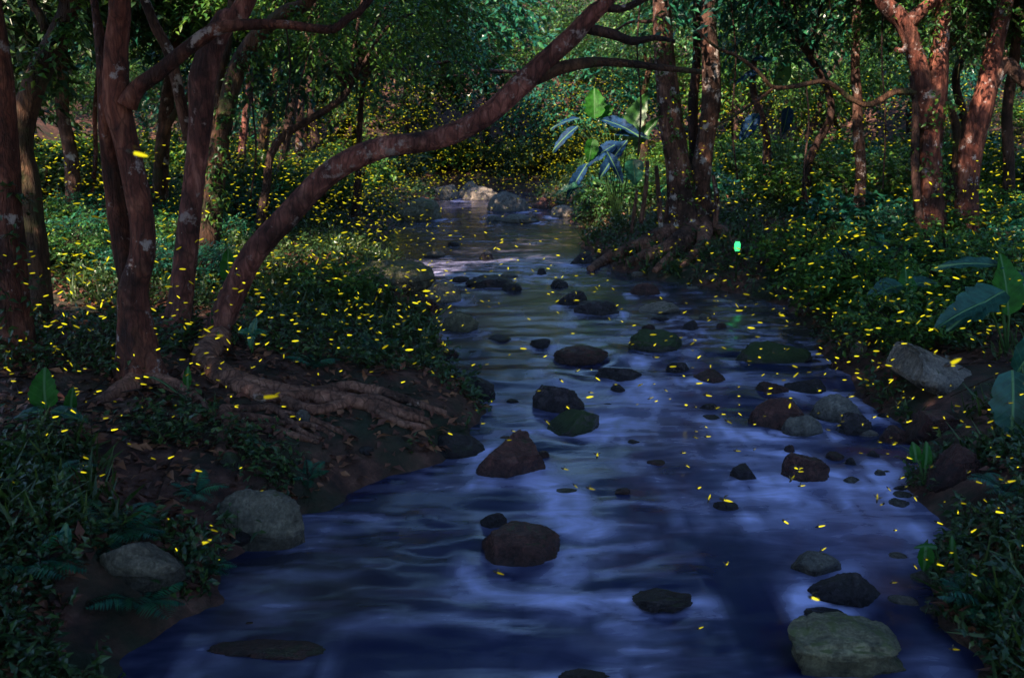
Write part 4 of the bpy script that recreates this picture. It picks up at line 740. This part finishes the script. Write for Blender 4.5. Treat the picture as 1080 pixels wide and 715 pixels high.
# ---------------------------------------------------------------- ground cover: what nobody could count
def cone_points(n, y0, y1, rg, side=None, p=1.6):
    y = y0+(y1-y0)*rg.random(n)**p; x = rg.uniform(-1, 1, n)*(.56*y+.8); return x, y
def clear_of_rocks(x, y):
    ok = np.ones(len(x), bool)
    for a, b, c in GROUND_ROCKS:
        ok &= ((x-a)/(c*1.05))**2+((y-b+.22)/(c*.9+.30))**2 > 1
    return ok
def cover():
    rg = np.random.default_rng(61); n = 40000
    x, y = cone_points(n, 2.8, 33, rg); d = stream_d(x, y); dens = fbm(p3(x*1.1, y*1.1), 3, 62)
    bare = (x < -.1) & (x > -4.2) & (y > 5.6) & (y < 8.2) & (d > .15)
    ok = (d > .0) & (dens > np.where(bare, -.04, np.where((x < 0) & (y < 9), np.where(y < 6.2, -.30, -.22), -.30))) & clear_of_rocks(x, y); x, y = x[ok], y[ok]; z = ground_z(x, y); n = len(x)
    s = .75+.045*y; O = np.stack([x, y, z], 1); D = rg.normal(0, .45, (n, 3)); D[:, 2] = 1
    v, q, mi = sprays(O, D, rg.uniform(.08, .24, n)*s, 7, .055*s, .48, rg, .1, stick_r=.002)
    tag(link('undergrowth', mk_mesh('undergrowth', v, q, [M['leaf_dark'], M['twig']], mi, False)), 'low leafy undergrowth covering both banks', 'undergrowth', kind='stuff')
    n = 46000; x, y = cone_points(n, 2.8, 24, rg); d = stream_d(x, y); dens = fbm(p3(x*.9+9, y*.9), 3, 64)
    dens = dens+np.where((x > 1.4) & (y < 7), .22, 0)-np.where((x < -.9) & (y < 7.5), .28, 0)+np.where((x < -.4) & (x > -3) & (y > 8.5) & (y < 12.5), .3, 0)
    ok = clear_of_rocks(x, y) & (d > .03) & (dens > .08) & ~((x < -.1) & (x > -4.2) & (y > 5.4) & (y < 8.0)); x, y = x[ok], y[ok]; n = len(x); O = np.stack([x, y, ground_z(x, y)-.01], 1)
    A = rg.normal(0, .55, (n, 3)); A[:, 2] = 1; l = rg.uniform(.06, .20, n)*(1+.04*y); Nn = rg.normal(0, 1, (n, 3)); Nn[:, 2] += .3
    v, q = leaf_quads(O, A, Nn, l, .012+.012*rg.random(n)+.0006*y, .35)
    tag(link('grass', mk_mesh('grass', v, q, [M['grass']], None, False)), 'dark green grass blades along both waterlines', 'grass', kind='stuff')
    n = 40000; x, y = cone_points(n, 2.8, 28, rg); d = stream_d(x, y); ok = clear_of_rocks(x, y) & (d > .03); x, y = x[ok], y[ok]; n = len(x)
    O = np.stack([x, y, ground_z(x, y)+.012], 1); A = rg.normal(0, 1, (n, 3)); A[:, 2] *= .2; Nn = rg.normal(0, .3, (n, 3)); Nn[:, 2] += 1; l = rg.uniform(.04, .09, n)*(1+.03*y)
    v, q = leaf_quads(O, A, Nn, l, l*.5, .15)
    tag(link('leaf_litter', mk_mesh('leaf_litter', v, q, [M['litter']], None, False)), 'brown fallen leaves scattered over the soil', 'fallen leaves', kind='stuff')
    n = 2600; x, y = cone_points(n, 3, 26, rg); d = stream_d(x, y); ok = d > .6; x, y = x[ok], y[ok]; z = ground_z(x, y); parts = []
    for i in range(min(len(x), 900)):
        a = rg.uniform(0, 6.28); l = rg.uniform(.15, .5)*(1+.03*y[i]); p = np.array([x[i], y[i], z[i]+.015]); dd = np.array([math.cos(a)*l, math.sin(a)*l, 0])
        m_ = p+dd*.5+rg.normal(0, .03, 3); e_ = p+dd; e_[2] = gz(e_[0], e_[1])+.02; tv, tq = tube([p, m_, e_], [.008, .006, .003], 4, .3, .05, smooth=False); parts.append((tv, tq, 0))
    v, q, _ = joinq(parts); tag(link('fallen_twigs', mk_mesh('fallen_twigs', v, q, [M['twig']])), 'thin dead twigs littering the banks', 'twigs', kind='stuff')
cover()

# ---------------------------------------------------------------- the green light on the right bank
def lamp():
    b = hit(776, 296); s = scale_at(b); e = empty('lantern', b); tag(e, 'small lantern glowing green-white among the leaves of the right bank', 'lantern')
    m, t, N, L, p = mat('green_glow'); p.inputs['Base Color'].default_value = (.2, .8, .4, 1); p.inputs['Emission Color'].default_value = (.06, 1, .28, 1); p.inputs['Emission Strength'].default_value = .42
    h = 11*s; r = 3.2*s; T = at_y(777, 265, b[1])[2]-b[2]
    def lathe(nm, prof, mt): 
        v, q = tube([(0, 0, z) for z, _ in prof], [rr for _, rr in prof], 12, 1, 0, smooth=False); link(nm, mk_mesh(nm, v, q, [mt]), e)
    lathe('glass', [(T+.02*h, r*.75), (T+.3*h, r), (T+.7*h, r), (T+.95*h, r*.6)], m)
    lathe('cap', [(T+.95*h, r*.9), (T+1.08*h, r*.5), (T+1.12*h, r*.1)], M['stalk']); lathe('base', [(-.05, r*.25), (T-.02, r*.25), (T, r*.9), (T+.02*h, r*.9)], M['stalk'])
lamp()

# ---------------------------------------------------------------- fireflies
def firefly_parts(s=1.0, sides=6):
    th = [(-.5, .02), (-.40, .06), (-.2, .095), (0, .10), (.25, .08), (.42, .04), (.5, .015)]
    v, q = tube([(z, 0, 0) for z, _ in th], [r*1.0 for _, r in th], sides, 1, 0, smooth=False); return v*s, q
def glow_mat(name, lo, hi, col):
    m, t, N, L, p = mat(name); g = nd(N, 'NewGeometry'); oi = nd(N, 'ObjectInfo'); a = nd(N, 'Math', operation='ADD'); L.new(g.outputs['Random Per Island'], a.inputs[0]); L.new(oi.outputs['Random'], a.inputs[1])
    fr = nd(N, 'Math', operation='FRACT'); L.new(a.outputs[0], fr.inputs[0]); pw = nd(N, 'Math', operation='POWER'); pw.inputs[1].default_value = 1.6; L.new(fr.outputs[0], pw.inputs[0]); mr = nd(N, 'MapRange'); mr.inputs[3].default_value = lo; mr.inputs[4].default_value = hi; L.new(pw.outputs[0], mr.inputs[0])
    em = nd(N, 'Emission'); em.inputs[0].default_value = (*col, 1); L.new(mr.outputs[0], em.inputs[1]); L.new(em.outputs[0], N['Material Output'].inputs[0]); m.cycles.emission_sampling = 'NONE'; return m
M['glow'] = glow_mat('firefly_glow', .05, .50, (.95, .82, .02))
m, t, N, L, p = mat('firefly_body'); p.inputs['Base Color'].default_value = (.03, .018, .01, 1); p.inputs['Roughness'].default_value = .4; M['bug'] = m
m, t, N, L, p = mat('firefly_wing'); p.inputs['Base Color'].default_value = (.10, .07, .03, 1); p.inputs['Roughness'].default_value = .3; M['wing'] = m
def firefly_meshes():
    v, q = firefly_parts(.034); lan = mk_mesh('lantern', v, q, [M['glow']])
    hv, hq = tube([(-.026, 0, .001), (-.021, 0, .001), (-.014, 0, 0), (-.010, 0, 0)], [.0015, .0035, .0045, .003], 6, 1, 0, smooth=False); bod = mk_mesh('body', hv, hq, [M['bug']])
    O = np.array([[-.013, 0, .006]]*2); A = np.array([[.6, .8, .35], [.6, -.8, .35]]); Nn = np.array([[0, 0, 1.0]]*2); wv, wq = leaf_quads(O, A, Nn, np.array([.022]*2), np.array([.008]*2)); win = mk_mesh('wings', wv, wq, [M['wing']], None, False)
    return lan, bod, win
LAN, BOD, WIN = firefly_meshes()
def fireflies():
    rg = np.random.default_rng(99); pts = []
    def put(n, xr, yr, zr, rule=None, p=1.0):
        x = rg.uniform(*xr, n*9); y = yr[0]+(yr[1]-yr[0])*rg.random(n*9)**p; d = stream_d(x, y); ok = np.abs(x) < .52*y+.2
        if rule: ok &= rule(x, y, d)
        ok &= (fbm(p3(x*.6, y*.35), 3, 71) > rg.uniform(-.7, .25, n*9))
        x, y = x[ok][:n], y[ok][:n]; z = np.maximum(ground_z(x, y), 0)+zr[0]+(zr[1]-zr[0])*rg.random(len(x))**1.4; pts.append(np.stack([x, y, z], 1))
    bank = lambda x, y, d: d > -.2; over = lambda x, y, d: d < 0
    put(2800, (-8, 5), (22, 31), (.2, 2.8), bank); put(1700, (-5.5, 3.5), (26, 34.5), (.3, 2.8)); put(1900, (-9, -1), (12, 23), (.35, 1.2), bank); put(850, (-6, -.5), (6, 13), (.1, .9), bank, 1.2)
    put(2000, (2, 12), (13, 27), (.4, 2.1), bank); put(760, (2, 7.5), (6.5, 13), (.1, 1.1), bank, 1.1); put(170, (-3, 3.5), (12, 28), (.08, .6), over); put(150, (-3, 3.5), (4.0, 12), (.06, .7), over); put(150, (-2.4, 2.4), (3.0, 7.5), (.06, .9)); put(110, (-3, -1.2), (3.4, 6.5), (.05, .5), bank); put(50, (1.6, 3.4), (3.4, 6), (.05, .5), bank)
    pts.append(np.array([(-.55, 1.85, 1.61), (-.50, 2.0, 1.45), (.62, 1.9, 1.05), (.95, 2.1, 1.5), (-.62, 1.7, 1.95), (.2, 2.4, 1.1), (-.75, 2.3, 1.0), (1.0, 2.6, 1.0)]))
    P = np.concatenate(pts); P = P[np.argsort(np.hypot(P[:, 0], P[:, 1]))]
    for i, p_ in enumerate(P[:300]):
        d = float(stream_d(p_[:1], p_[1:2])[0]); wh = 'over the stream' if d < 0 else ('above the left bank' if p_[0] < 1 else 'above the right bank')
        s = rg.uniform(.6, 1.25); e = empty('firefly', p_, rg.normal(0, .7), s); e.rotation_euler.y = rg.normal(0, .35); e.rotation_euler.x = rg.normal(0, .2)
        tag(e, f'single firefly with a yellow glowing tail hovering {wh}', 'firefly', f'fireflies {wh}')
        link('tail_light', LAN, e); link('body', BOD, e); link('wings', WIN, e)
    far = P[300:]; v0, q0 = firefly_parts(.030, 6); v0 = v0*np.array([1, 1.2, 1.2]); n = len(far); s = rg.uniform(.9, 1.7, n)*(1+.010*far[:, 1])*rg.uniform(.6, 1.15, n); a = rg.normal(0, .8, n); b = rg.normal(0, .35, n)
    c, sn = np.cos(a), np.sin(a); X = v0[None, :, 0]*np.cos(b)[:, None]; Zz = v0[None, :, 0]*np.sin(b)[:, None]+v0[None, :, 2]; Yy = v0[None, :, 1]+0*X
    V = np.stack([X*c[:, None]-Yy*sn[:, None], X*sn[:, None]+Yy*c[:, None], Zz], -1)*s[:, None, None]+far[:, None, :]
    Q = (q0[None]+np.arange(n)[:, None, None]*len(v0)).reshape(-1, 4)
    tag(link('firefly_swarm', mk_mesh('firefly_swarm', V.reshape(-1, 3), Q, [M['glow']])), 'countless distant fireflies glowing yellow above both banks', 'fireflies', kind='stuff')
fireflies()
